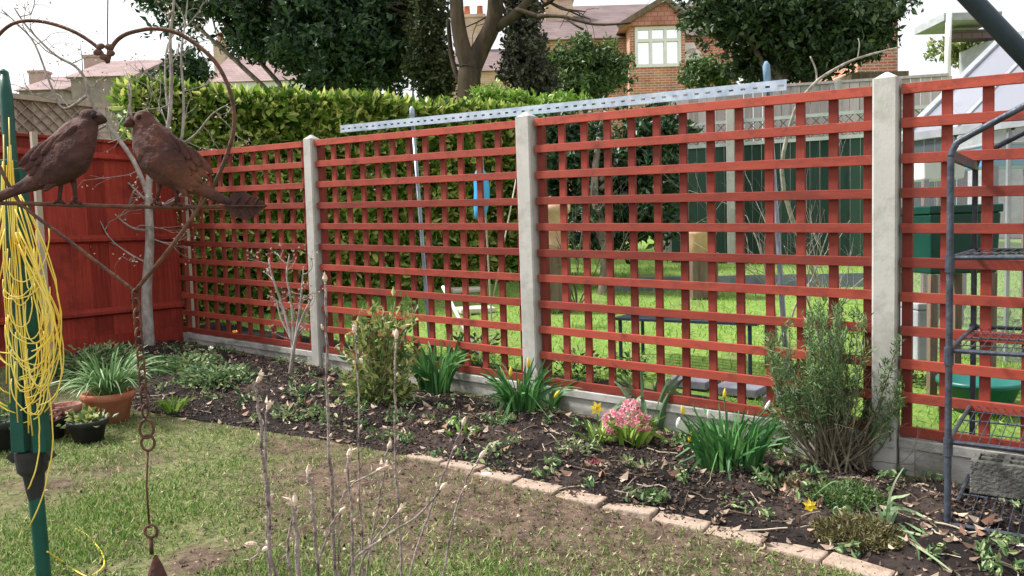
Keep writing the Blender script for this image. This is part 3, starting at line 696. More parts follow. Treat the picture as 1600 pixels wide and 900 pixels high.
b = MB(); s_ = 11 / F_PX
J = P(735, 112, 11); b.tube(smooth_path([base, P(733, 150, 11), J]), [.19, .18, .175, .17, .17, .165, .165, .165, .165], 12)
b.tube(smooth_path([J, P(722, 70, 11), P(714, 20, 11), P(712, -60, 11.1), P(700, -140, 11.3)]), list(np.linspace(.13, .07, 17)), 12)
b.tube(smooth_path([J, P(752, 75, 11), P(772, 30, 10.9), P(776, -40, 10.8), P(790, -140, 10.7)]), list(np.linspace(.14, .09, 17)), 12)
b.tube(smooth_path([P(776, 42, 10.9), P(800, 26, 10.8), P(830, -5, 10.7), P(865, -60, 10.5)]), list(np.linspace(.07, .045, 13)), 10)
b.tube(smooth_path([P(700, 30, 11.1), P(706, 90, 11.1), P(718, 130, 11)]), list(np.linspace(.03, .04, 9)), 8)
tips = []
for q, dv in (((712, -50), (-.8, 0, .8)), ((776, -40), (.8, -.2, .8)), ((850, -40), (1, -.2, .1)), ((705, -90), (-1, 0, .5))): branch(b, P(*q, 11), Vector(dv), 1.8, .05, 3, tips, .4, 3, .6)
b.tube(smooth_path([P(840, 25, 10.6), P(880, 26, 10.4), P(930, 38, 10.2), P(985, 36, 10)]), list(np.linspace(.03, .012, 13)), 6)
b.tube(smooth_path([P(840, 25, 10.6), P(806, 14, 10.7)]), .03, 6)
b.tube(smooth_path([P(880, 26, 10.4), P(900, 40, 10.3), P(912, 46, 10.3)]), .014, 6)
b.build('trunk', barkbr, t, smooth=True)
tree('bushy mid green shrub in front of the brick house', 'shrub', drop(P(915, 150, 13)), blobs([(915, 95, 13, 48, 36, .5, 5500), (880, 105, 13, 30, 30, .4, 2000), (955, 108, 13, 30, 28, .4, 2400), (910, 135, 12.8, 70, 20, .5, 3000)]), L_bush, 0, .085, .05, bark, 1.9, seed=12, name='leafy_shrub')
tree('yellow green low shrub behind the hedge end beside the ivy trunk', 'shrub', drop(P(790, 160, 10.3)), blobs([(770, 150, 10.2, 34, 16, .3, 900), (808, 156, 10.2, 26, 14, .3, 600), (870, 160, 10.2, 45, 14, .3, 1200)]), L_lime, 0, .075, .03, bark, 1.2, seed=14, name='leafy_shrub')
tree('wide dark evergreen tree above the right trellis panel', 'tree', drop(P(1215, 140, 12)),
     blobs([(1140, 15, 12, 70, 50, .9, 5000), (1200, 20, 12, 90, 65, 1.2, 7500), (1290, 30, 12, 90, 66, 1.2, 8500), (1345, 20, 12, 58, 52, .9, 3800), (1270, 90, 11.9, 62, 34, .7, 4000), (1235, -70, 12, 190, 70, 1.5, 6000), (1180, 100, 12.4, 45, 30, .5, 1500), (1360, 62, 12, 32, 30, .5, 900)]),
     leafmat('holly_leaf', (.012, .035, .012), (.09, .14, .05), (.035, .07, .025), .15), 0, .1, .17, bark, 3.6, (.1, 0), 21)
tree('pale green shrub in front of the brick house corner', 'shrub', drop(P(1095, 150, 14)), blobs([(1095, 112, 14, 34, 26, .4, 1500), (1130, 120, 14, 24, 22, .3, 900)]), L_bush, 0, .085, .05, bark, 1.8, seed=16, name='leafy_shrub')
tree('dark evergreen shrub seen through the left half of the right trellis panel', 'shrub', drop(P(940, 400, 8)), blobs([(900, 260, 8.4, 75, 90, .5, 6500), (1000, 270, 8.6, 65, 90, .5, 6500), (960, 350, 8.3, 110, 50, .5, 4500), (1030, 210, 8.7, 40, 45, .4, 2000), (880, 215, 8.5, 40, 30, .4, 1500)]), L_ever, 0, .075, .07, bark, 1.6, seed=31, name='evergreen_shrub')
tree('clipped yellow shrub beyond the downpipe at the far right', 'shrub', drop(P(1510, 90, 17)), blobs([(1508, 76, 17, 46, 20, .6, 3000)]), L_euon, 0, .1, .06, bark, 3.0, seed=17, name='clipped_shrub')

# ---------------------------------------------------------------- neighbour's fences
def linefence(pA, pB): 
    d = Vector((pB.x - pA.x, pB.y - pA.y, 0)); L = d.length; d.normalize(); return d, L, Vector((d.y, -d.x, 0))
A_, B_ = P(1055, 300, 10.6), P(1500, 300, 9.4); d, L, n_ = linefence(A_, B_)
zt = P(1250, 224, 10.2).z; z0 = .45
t = thing('green_board_fence', 'dark green board fence with lattice top at the back of the neighbouring garden', 'fence', drop((A_ + B_) / 2))
b = MB(); s = 0
while s < L:
    p = A_ + d * s; b.box(Vector((p.x, p.y, (z0 + zt) / 2)), d * .056, n_ * .008, Vector((0, 0, (zt - z0) / 2))); s += .118
b.build('boards', dgreen, t)
b = MB(); zl = P(1250, 186, 10.2).z
for z in (zt + .02, zl): b.box(Vector(((A_.x + B_.x) / 2, (A_.y + B_.y) / 2, z)) + n_ * .01, d * L / 2, n_ * .02, Vector((0, 0, .022)))
b.build('rails', mat('pale_rail', (.4, .44, .42), (.55, .58, .56), 5, .8), t)
b = MB(); s = -.1
while s < L:
    for k in (0, 1):
        a = A_ + d * s; c = A_ + d * (s + .26); a = Vector((a.x, a.y, zt + .04 if k else zl)) + n_ * .012 * k; c = Vector((c.x, c.y, zl if k else zt + .04)) + n_ * .012 * k
        b.bar(a, c, .008, .022, n_)
    s += .13
b.build('lattice', brownw, t)
for px in (1153, 1412):
    s = (px - 1055) / 445 * L * .985; p = A_ + d * s + n_ * .06; b = MB(); zz = P(px, 165, depth(p)).z; b.box(Vector((p.x, p.y, (zz + .4) / 2)), d * .05, n_ * .05, Vector((0, 0, (zz - .4) / 2)))
    tag(b.build('concrete_post', conc, org=drop(p), bevel=.008), 'concrete post of the dark green fence, ' + ('seen through the right trellis panel' if px < 1200 else 'seen just right of the right post'), 'post', 'concrete posts of the dark green fence')
A_, B_ = P(1030, 300, 11.6), P(1480, 300, 10.6); d, L, n_ = linefence(A_, B_)
t = thing('grey_picket_fence', 'pale grey weathered board fence behind the dark green fence', 'fence', drop((A_ + B_) / 2)); b = MB(); s = 0
za, zb_ = P(1050, 150, 11.6).z, P(1400, 128, 10.8).z
while s < L:
    p = A_ + d * s; zt = za + (zb_ - za) * s / L; b.box(Vector((p.x, p.y, (.5 + zt) / 2)), d * .06, n_ * .008, Vector((0, 0, (zt - .5) / 2))); s += .128
b.build('boards', greyw, t)
b = MB(); b.bar(Vector((A_.x, A_.y, za + .02)), Vector((B_.x, B_.y, zb_ + .02)), .06, .035); b.build('capping', greyw, t)
p = A_ + d * L * .64 + n_ * .05; b = MB(); zt = P(1315, 124, depth(p)).z; b.lathe((p.x, p.y, .5), [(.05, 0), (.05, zt - .55), (.03, zt - .51), (.001, zt - .5)], 12); b.build('post', conc, t)
# brown shed roof band behind right
t = thing('dark_shed', 'dark brown shed roof edge between evergreen tree and right concrete post', 'shed', drop(P(1370, 130, 13)))
b = MB(); pb(b, 1330, 112, 1420, 122, 13, 3); b.build('roof', brownw, t); b = MB(); pb(b, 1334, 122, 1415, 140, 13.1, 2.8, .6); b.build('wall', brownw, t)

# things on the neighbour's side
def potshape(name, label, c, r, h, m_, group=None, cat='pot', rim=True):
    t = thing(name, label, cat, c, group)
    MB().lathe(c, [(r * .68, 0), (r * .95, h * .82), (r * 1.08, h * .83), (r * 1.1, h), (r * .98, h), (r * .93, h * .86), (0.001, h * .84)], 32).build('pot', m_, t, smooth=False)
    return t
def rim_soil(t, c, r, h): MB().lathe(Vector(c) + Vector((0, 0, h * .8)), [(r * .95, 0), (r * .6, .012), (.001, .015)], 20).build('soil', soil, t, smooth=True)
c = P(864, 392, 7.2); g = Vector((c.x, c.y, c.z)); t = thing('chimney_planter', 'tall tan terracotta planter just right of the middle concrete post', 'planter', drop(c))
MB().lathe((c.x, c.y, c.z), [(.11, 0), (.145, .03), (.13, .07), (.14, .33), (.17, .36), (.17, .42), (.14, .42), (.11, .36)], 20).build('pot', mat('tan_clay', (.5, .3, .18), (.68, .46, .3), 6, .85), t, smooth=True)
b = MB(); b.abox((c.x, c.y, (c.z + gz(c.x, c.y)) / 2 - .003), .3, .3, c.z - gz(c.x, c.y)); b.build('plinth', brownw, t, bevel=.01)
c = P(1097, 398, 7.6); t = thing('chimney_planter', 'shorter tan clay planter in front of the dark green fence', 'planter', drop(c))
MB().lathe((c.x, c.y, c.z), [(.1, 0), (.13, .02), (.125, .18), (.14, .2), (.14, .25), (.1, .25), (.09, .18)], 20).build('pot', mat('tan_clay', (.5, .3, .18)), t, smooth=True)
b = MB(); b.abox((c.x, c.y, (c.z + gz(c.x, c.y)) / 2 - .003), .25, .25, c.z - gz(c.x, c.y)); b.build('plinth', brownw, t, bevel=.01)
# blue float
t0 = P(752, 345, 6.6); t = thing('blue_float', 'narrow blue plastic float hanging upright behind the trellis left of the middle post', 'float', drop(t0))
q = [P(749, 262, 6.6), P(753, 300, 6.6), P(749, 345, 6.6)]; b = MB(); b.tube(smooth_path(q, 6), [.012, .034, .052, .062, .066, .068, .068, .068, .066, .062, .055, .042, .014], 14); b.build('hull', bluep, t, smooth=True)
b = MB(); b.tube([drop(t0) + Vector((.06, .05, 0)), P(757, 300, 6.66), P(753, 238, 6.66)], .008, 8); b.build('stake', beigew, t)
# leaning pale pipes and cane
for (x0, y0_, x1, y1, d0, r, lab, m_, nm) in ((692, 448, 752, 585, 5.6, .014, 'white plastic pipe leaning low behind the trellis left of the middle post', white, 'plastic_pipe'), (810, 262, 770, 470, 6.2, .006, 'thin bamboo cane leaning behind the trellis beside the middle post', beigew, 'bamboo_cane')):
    a = P(x0, y0_, d0 + .5); c = P(x1, y1, d0); c = c if c.z > gz(c.x, c.y) else drop(c); tag(MB().tube([a, c + (c - a) * .02], r, 8).build(nm, m_, org=c, smooth=True), lab, 'pipe' if 'pipe' in lab else 'cane')
for i, (px, py, ww) in enumerate(((712, 412, .42), (722, 434, .4), (728, 456, .36), (742, 487, .34))):
    c = G(px, py); b = MB(); b.abox((c.x, c.y, c.z + .02), ww, .3, .05)
    o = tag(b.build('stepping_stone', stone, org=c, bevel=.015), ('farthest', 'second farthest', 'second nearest', 'nearest')[i] + ' pale stepping stone on the neighbouring lawn', 'stone', 'stepping stones on the neighbouring lawn'); o.rotation_euler.z = .3
# low dark metal bench
t = thing('metal_bench', 'low dark slatted metal bench on the neighbouring lawn behind the trellis', 'bench', G(1050, 560))
c0, c1 = G(960, 572), G(1185, 600); d = (c1 - c0); d.z = 0; L = d.length; d.normalize(); n_ = Vector((-d.y, d.x, 0)); zt = P(1050, 500, depth(G(1050, 570))).z + .02
b = MB(); mid = (c0 + c1) / 2
for k in range(6): q = mid + n_ * (.07 * k); b.box(Vector((q.x, q.y, zt)), d * L / 2, n_ * .022, Vector((0, 0, .008)))
b.build('seat', barm, t); 
for (s_, k) in ((0, 0), (1, 0), (0, 1), (1, 1)):
    q = (c0 if s_ == 0 else c1) + n_ * (.35 * k) + d * (.05 if s_ == 0 else -.05); b = MB(); b.tube([Vector((q.x, q.y, zt - .005)), drop(q)], .013, 8); b.build('leg', barm, t)
# timber edging of far bed
a, c = P(935, 418, 8.2), P(1400, 412, 8.0); b = MB(); b.bar(Vector((a.x, a.y, gz(a.x, a.y) + .06)), Vector((c.x, c.y, gz(c.x, c.y) + .06)), .05, .16)
tag(b.build('timber_edging', mat('blue_grey_timber', (.14, .16, .2), (.25, .28, .33), 5, .85), org=a), 'blue-grey timber edging board at the back of the neighbouring lawn', 'edging')

# greenhouse behind the right panel
GD = 6.2
alum = mat('aluminium', (.34, .36, .38), (.48, .5, .52), 8, .35, 0, metal=.5)
glassm = bpy.data.materials.new('greenhouse_glass'); glassm.use_nodes = True; q = glassm.node_tree.nodes['Principled BSDF']
q.inputs['Base Color'].default_value = (.3, .31, .37, 1); q.inputs['Roughness'].default_value = .06; q.inputs['Alpha'].default_value = .62
t = thing('greenhouse', 'aluminium greenhouse with sloping glass roof behind the right end trellis', 'greenhouse', drop(P(1480, 400, 5.4)))
e0 = P(1410, 216, 5.3); AW = Vector((.88, .475, 0)).normalized(); RTN = Vector((.475, -.88, 0)).normalized(); HW = 1.15
lo_, hi_ = .1, 2.5
for _ in range(40):
    mid = (lo_ + hi_) / 2; q_ = pxof(e0 + AW * HW + Vector((0, 0, mid)))
    if q_[1] > 62: lo_ = mid
    else: hi_ = mid
RISE = Vector((0, 0, lo_)); r0 = e0 + AW * HW + RISE; GL = RTN * 2.1; f0 = e0 + AW * 2 * HW
b = MB(); sl_ = MB()
for off in (Vector((0, 0, 0)), GL):
    b.bar(e0 + off, r0 + off, .055, .05); b.bar(r0 + off, f0 + off, .055, .05)
    for q_ in (e0, f0): b.bar(q_ + off - Vector((0, 0, .03)), Vector((q_.x + off.x, q_.y + off.y, gz(q_.x, q_.y))), .045, .045)
for q_ in (e0, r0, f0): b.bar(q_, q_ + GL, .05, .05)
for k in range(1, 6):
    o_ = GL * (k / 6); b.bar(e0 + o_, r0 + o_, .032, .03); sl_.bar(e0 + o_ + Vector((0, 0, -.03)) + RTN * .02, r0 + o_ + Vector((0, 0, -.03)) + RTN * .02, .012, .02)
    b.bar(f0 + o_, r0 + o_, .03, .03)
    q_ = e0 + o_; b.bar(q_ - Vector((0, 0, .03)), Vector((q_.x, q_.y, gz(e0.x, e0.y))), .02, .02)
sl_.bar(e0 - RTN * .036 + Vector((0, 0, -.02)), r0 - RTN * .036 + Vector((0, 0, -.02)), .02, .05)
b.build('frame', alum, t); sl_.build('glazing_seal', dark, t)
def quad(name, pts, m_, par, th=.004):
    n = (Vector(pts[1]) - Vector(pts[0])).cross(Vector(pts[2]) - Vector(pts[0])).normalized() * th; b = MB(); b.hull([Vector(p) for p in pts], [Vector(p) + n for p in pts]); return b.build(name, m_, par)
quad('roof_glass', [e0, e0 + GL, r0 + GL, r0], glassm, t); quad('roof_glass', [f0, f0 + GL, r0 + GL, r0], glassm, t)
glassw = glassm.copy(); glassw.name = 'wall_glass'; glassw.node_tree.nodes['Principled BSDF'].inputs['Alpha'].default_value = .16
quad('wall_glass', [e0, e0 + GL, Vector((*(e0 + GL).xy, gz(e0.x, e0.y))), Vector((e0.x, e0.y, gz(e0.x, e0.y)))], glassw, t)
# blue tub, green compost bin, white trays, staging etc.
def boxthing(name, label, cat, x0, y0_, x1, y1, d, th, m_, lidm=None, legs=False):
    a = P((x0 + x1) / 2, y1, d); t = thing(name, label, cat, a if not legs else drop(a)); w_ = (x1 - x0) * d / F_PX; h_ = (y1 - y0_) * d / F_PX; b = MB()
    n = 10
    b.hull([Vector((a.x - w_ / 2 * .94, a.y - th / 2 * .94, a.z)), Vector((a.x + w_ / 2 * .94, a.y - th / 2 * .94, a.z)), Vector((a.x + w_ / 2 * .94, a.y + th / 2 * .94, a.z)), Vector((a.x - w_ / 2 * .94, a.y + th / 2 * .94, a.z))],
           [Vector((a.x - w_ / 2, a.y - th / 2, a.z + h_ * .88)), Vector((a.x + w_ / 2, a.y - th / 2, a.z + h_ * .88)), Vector((a.x + w_ / 2, a.y + th / 2, a.z + h_ * .88)), Vector((a.x - w_ / 2, a.y + th / 2, a.z + h_ * .88))])
    b.build('body', m_, t, bevel=.012); b = MB(); b.abox((a.x, a.y, a.z + h_ * .94), w_ * 1.04, th * 1.04, h_ * .12); b.build('lid', lidm or m_, t, bevel=.008)
    if legs:
        for i in (-1, 1):
            for j in (-1, 1): q = Vector((a.x + i * w_ * .42, a.y + j * th * .42, a.z - .003)); b = MB(); b.bar(q, drop(q), .04, .04); b.build('leg', brownw, t)
    return t
boxthing('blue_crate', 'bright blue plastic crate with grey lid behind the wire rack top', 'crate', 1520, 226, 1640, 262, 6.4, .5, bluep, greyp, legs=True)
boxthing('white_box', 'white box on a bench seen through the right end trellis', 'box', 1425, 250, 1490, 282, 6.1, .35, white, greyp, legs=True)
boxthing('compost_bin', 'dark green plastic bin behind the right end trellis', 'bin', 1424, 322, 1530, 425, 4.5, .4, dgp, dgp, legs=True)
boxthing('grey_planter', 'grey box planter on the lawn behind the right end trellis', 'planter', 1416, 470, 1450, 560, 4.6, .25, greyp)
c = G(1530, 640); t = thing('teal_tub', 'teal round plastic tub on the ground behind the wire rack', 'tub', c)
MB().lathe(c, [(.13, 0), (.19, .14), (.205, .14), (.205, .165), (.18, .165), (.12, .02), (.001, .02)], 28).build('tub', tealp, t, smooth=True)
MB().lathe(c + Vector((0, 0, .1)), [(.15, 0), (.001, .01)], 20).build('compost', soil, t)

# bare twiggy shrubs behind the trellis
def bareshrub(name, label, base, n, L, r, m_, spread=.5, lv=2, cat='shrub', group=None, wob=.3, split=3, buds=None):
    t = thing(name, label, cat, base, group); b = MB(); tips = []
    for k in range(n):
        d = Vector((random.gauss(0, spread), random.gauss(0, spread), 1)); branch(b, Vector(base), d, L * random.uniform(.7, 1.1), r, lv, tips, wob, split, .5, .2, 5)
    b.build('stems', m_, t, smooth=True)
    if buds:
        m = MB(); m.leaves(np.array([tuple(p) for p, _ in tips]), buds[0], .5, np.array([tuple(d) for _, d in tips]), .2, .3); m.build('buds', buds[1], t)
    return t
bareshrub('bare_shrub', 'bare pale twigged shrub behind the trellis near the right post', G(1290, 560), 7, .75, .008, barkl, .35, 2)
bareshrub('bare_shrub', 'bare grey shrub behind the trellis with twigs up to the lattice fence', G(1215, 540), 5, 1.0, .008, barkl, .3, 2)
bareshrub('bare_shrub', 'tangled brown bare shrub in front of the dark evergreen behind the trellis', drop(P(900, 430, 7.2)), 7, .9, .008, bark, .4, 2)
base = G(1290, 470); b = MB(); t = thing('arching_branch_shrub', 'tall bare shrub whose branch arches right above the trellis toward the sky', 'shrub', base)
d0 = depth(base)
b.tube(smooth_path([base, P(1225, 300, d0 - .3), P(1236, 190, d0 - .5), P(1268, 135, d0 - .6), P(1310, 105, d0 - .6), P(1350, 88, d0 - .6), P(1405, 74, d0 - .5)]), list(np.linspace(.022, .007, 25)), 8)
b.tube(smooth_path([P(1276, 132, d0 - .6), P(1275, 110, d0 - .6), P(1266, 88, d0 - .6)]), .007, 6)
b.tube(smooth_path([P(1340, 92, d0 - .6), P(1343, 70, d0 - .6), P(1341, 60, d0 - .6)]), .005, 6)
b.build('stems', barkl, t, smooth=True)

# ---------------------------------------------------------------- wire rack (mini greenhouse frame)
F0 = G(1480, 836); RD = (-U).copy(); BK = (-V).copy()
dep = .2
while dep < .8 and pxof(F0 + BK * dep + Vector((0, 0, .5)))[0] < 1520: dep += .01
def zat(px, py, base):
    lo, hi = -1., 3.
    for _ in range(40):
        mid = (lo + hi) / 2
        if pxof(base + Vector((0, 0, mid)))[1] > py: lo = mid
        else: hi = mid
    return lo
RW = .72; zs = [zat(0, y, F0) for y in (818, 690, 548, 403)]; ztop = zat(0, 245, F0)
t = thing('wire_rack', 'dark blue metal rack with wire shelves at the right edge of the bed', 'rack', F0)
for i, bse in enumerate((F0, F0 + BK * dep, F0 + RD * RW, F0 + RD * RW + BK * dep)):
    b = MB(); b.tube([bse, bse + Vector((0, 0, ztop))], .0115, 12)
    for z in zs[1:]: b.tube([bse + Vector((0, 0, z - .05)), bse + Vector((0, 0, z + .012))], .0155, 12)
    b.lathe(bse - Vector((0, 0, .004)), [(.016, 0), (.016, .02), (.0125, .05)], 12)
    b.build('upright', rackm, t, smooth=False)
for off in (Vector((0, 0, 0)), BK * dep):
    b = MB(); a = F0 + off + Vector((0, 0, ztop)); c = a + RD * RW; m_ = (a + c) / 2 + Vector((0, 0, .21))
    pth = smooth_path([a, a + Vector((0, 0, .035)) + RD * .012, a + Vector((0, 0, .065)) + RD * .05, m_ - RD * .04 - Vector((0, 0, .008)), m_, m_ + RD * .04 - Vector((0, 0, .008)), c + Vector((0, 0, .065)) - RD * .05, c + Vector((0, 0, .035)) - RD * .012, c], 4)
    b.tube(pth, .0115, 12); b.build('roof_hoop', rackm, t, smooth=True)
b = MB(); b.bar(F0 + Vector((0, 0, ztop + .005)), F0 + BK * dep + Vector((0, 0, ztop + .005)), .018, .035); b.build('top_bracket', rackm, t, bevel=.003)
for z in zs:
    f = MB(); a = F0 + Vector((0, 0, z)); cs = [a, a + RD * RW, a + RD * RW + BK * dep, a + BK * dep]
    for p, q in zip(cs, cs[1:] + cs[:1]): f.tube([p, q], .008, 8)
    f.tube([a + BK * dep * .5, a + BK * dep * .5 + RD * RW], .004, 6)
    for k in (.25, .75): f.tube([a + BK * dep * k - Vector((0, 0, .004)), a + BK * dep * k + RD * RW - Vector((0, 0, .004))], .0022, 5)
    for k in range(1, 24): f.tube([a + RD * RW * k / 24 + Vector((0, 0, .005)), a + RD * RW * k / 24 + BK * dep + Vector((0, 0, .005))], .0018, 5)
    f.build('wire_shelf', rackm, t)
# hollow block on the bottom shelf
c = F0 + RD * .25 + BK * (dep * .62) + Vector((0, 0, zs[0] + .0085)); t = thing('hollow_block', 'rough grey hollow block standing on the lowest shelf of the wire rack', 'block', c)
b = MB(); bw, bd_, bh = .44, .17, .13; zz = Vector((0, 0, bh / 2))
for y in (-1, 1): b.box(c + zz + BK * (bd_ / 2 - .014) * y, RD * bw / 2, BK * .014, zz)
for k in range(5): b.box(c + zz + RD * (bw - .026) * (k / 4 - .5), RD * .0125, BK * (bd_ / 2 - .0285), zz * .997)
b.box(c + zz, RD * (bw / 2 - .03), BK * .009, zz * .993); b.box(c + Vector((0, 0, .008)), RD * (bw / 2 - .001), BK * (bd_ / 2 - .029), Vector((0, 0, .007)))
b.build('block', mat('grey_block', (.06, .06, .055), (.17, .17, .155), 8, .95, 1, bscale=80), t, bevel=.004)

# dark swing frame tube in the top right corner
a, c = P(1462, -60, 1.3), P(1698, 190, 1.3); d = (c - a).normalized(); k = (c.z - gz(c.x, c.y)) / -d.z; g = c + d * k
t = thing('swing_frame_leg', 'thick dark blue-grey metal tube slanting across the top right corner', 'metal tube', g)
MB().tube([a - d * .5, a, c, g], .0155, 20).build('tube', barm, t, smooth=True)
MB().lathe(g - Vector((0, 0, .01)), [(.03, 0), (.03, .03), (.022, .06)], 16).build('foot', dark, t, smooth=True)

# ---------------------------------------------------------------- rotary clothes dryer, folded
DD = 2.2
gb = G(79, 992); dp = depth(gb)
t = thing('rotary_dryer', 'folded green rotary clothes dryer with loops of yellow line at the left edge', 'clothes dryer', gb)
def PD(x, y, dd_=0): return P(x, y, dp + dd_)
b = MB(); b.tube([gb, PD(68, 900), PD(57, 778), PD(50, 700), PD(28, 420), PD(10, 150), PD(6, 112)], [.0185, .0185, .0185, .0185, .019, .015, .011], 18); b.build('pole', gpole, t, smooth=True)
b = MB(); b.tube([PD(57, 782), PD(55, 765), PD(53, 742), PD(51, 735), PD(50, 712), PD(49.5, 704)], [.018, .022, .026, .036, .041, .041], 20)
for s in (-1, 1): b.bar(PD(50 + s * 20, 716), PD(50 + s * 30, 708), .03, .026)
b.build('hub', dark, t, smooth=False)
for i, (o1, dd1, o2, dd2) in enumerate(((-17, -.03, -7, -.02), (17, -.03, 7, -.025), (-10, .035, -4, .03), (12, .035, 6, .03))):
    b = MB(); b.bar(PD(50 + o1, 706, dd1), PD(20 + o2, 250 + i * 14, dd2), .036, .03, FW); b.build('arm', gpole, t, bevel=.003)
b = MB(); b.tube([PD(32.2, 470), PD(30, 442)], .04, 16); b.build('collar', dark, t); b = MB(); b.tube([PD(6, 118), PD(5.2, 112), PD(5, 108)], [.0125, .012, .004], 16); b.build('top_cap', gpole, t)
b = MB(); random.seed(5)
def bez(p, n=18): 
    out = []
    for i in range(n + 1):
        s = i / n; q = [Vector(x) for x in p]
        while len(q) > 1: q = [q[j].lerp(q[j + 1], s) for j in range(len(q) - 1)]
        e_ = .0012 * math.sin(math.pi * s); out.append(q[0] + Vector((random.gauss(0, e_), random.gauss(0, e_), random.gauss(0, e_ * .5))) )
    return out
for k in range(26):
    side = 1 if k % 7 < 5 else -1; y0 = random.uniform(300, 400); y1 = random.uniform(540, 665); xe = (random.uniform(58, 112) if side > 0 else random.uniform(-40, 0))
    ym = random.uniform(470, 590); x0 = 26 + random.uniform(-3, 7) if side > 0 else 8; x1 = random.uniform(25, 66) if side > 0 else random.uniform(5, 25); f = random.uniform(-.09, -.02)
    b.tube(bez([PD(x0, y0, f), PD(x0 + (xe - x0) * .6, y0 + 80, f), PD(xe + 18 * side, ym, f), PD(xe, y1 - 10, f), PD(x1, y1, f - .01)], 16), .0017, 6)
for k in range(20):   # slack swags crossing the front
    x0 = random.uniform(5, 45); x1 = random.uniform(40, 78); y0 = random.uniform(380, 600); y1 = y0 + random.uniform(-50, 60); sg = random.uniform(30, 110)
    b.tube(bez([PD(x0, y0, -.07), PD(x0 - 8, y0 + sg, -.09), PD(x1 + 8, y1 + sg, -.08), PD(x1, y1, -.06)], 14), .0015, 6)
for k in range(10):   # long strands
    x0 = random.uniform(2, 40); b.tube(bez([PD(x0 * .6, random.uniform(180, 260), -.05), PD(x0 - 5, 350, -.07), PD(x0 + 6, 480, -.07), PD(x0 + random.uniform(0, 30), random.uniform(560, 690), -.06)], 14), .0015, 6)
b.tube(bez([PD(60, 640, -.06), PD(64, 700, -.07), PD(58, 740, -.06), PD(44, 764, -.05)], 12), .0017, 6)
b.tube(bez([PD(74, 600, -.05), PD(92, 680, -.05), PD(80, 760, -.05), PD(46, 822, -.04)], 14), .0017, 6)
q = [PD(74, 862, -.02), G(98, 878), G(120, 893, .004), G(140, 900, .004), G(162, 884, .004), G(158, 862, .004), G(138, 838, .004), G(118, 826, .004)]
b.tube(smooth_path(q, 5), .0024, 6)
b.build('washing_line', yel, t, smooth=True)

# ---------------------------------------------------------------- rusty bird ornament, hanging close to the camera
BD = 1.0; org = P(175, 300, BD)
T = thing('bird_ornament', 'rusty metal heart hanging ornament with two facing birds on a perch bar', 'ornament', org)
def Q(x, y, d=0): return P(x, y, BD + d)
PXM = BD / F_PX
b = MB(); b.tube(smooth_path([Q(168, 98), Q(150, 72), Q(110, 47), Q(60, 33), Q(18, 38), Q(-12, 70), Q(-24, 120), Q(-24, 180), Q(-8, 240), Q(14, 290), Q(40, 325), Q(110, 378), Q(170, 424), Q(211, 455)], 5), .0023, 8)
b.tube(smooth_path([Q(168, 98), Q(176, 72), Q(192, 56), Q(216, 48), Q(245, 45), Q(280, 53), Q(320, 80), Q(345, 110), Q(361, 150), Q(366, 195), Q(355, 240), Q(334, 290), Q(313, 322), Q(268, 385), Q(211, 455)], 5), .0027, 8)
b.build('heart_frame', rustw, T, smooth=True)
b = MB(); b.tube([Q(-40, 317), Q(38, 318), Q(200, 323), Q(372, 324)], .0027, 8); b.build('perch', rustw, T, smooth=True)
b = MB(); oc = [(350, 322), (362, 303), (380, 299), (390, 304), (404, 310), (418, 322), (402, 333), (388, 345), (370, 340), (358, 332)]
b.hull([Q(x, y, -.002) for x, y in oc], [Q(x, y, .002) for x, y in oc]); b.tube([Q(352, 322, -.003), Q(385, 322, -.005), Q(414, 322, -.003)], .0015, 6)
for s in (-1, 1):
    for x in (365, 380, 395): b.tube([Q(x, 322, -.003), Q(x + 10, 322 + 14 * s, -.003)], .001, 5)
b.build('metal_leaf', rust, T)
b = MB()
for k in range(5):
    a = 2 * math.pi * k / 5 + .4; cx, cy = 163 + 11 * math.cos(a), 80 + 9 * math.sin(a); b.sphere(Q(cx, cy, -.002), 7 * PXM, 2 * PXM, 5 * PXM, 6, (RT, FW, UP))
b.build('metal_flower', rustw, T, smooth=True)
dark_eye = mat('rust_dark', (.015, .01, .01), (.03, .02, .02), 20, .9, 0)
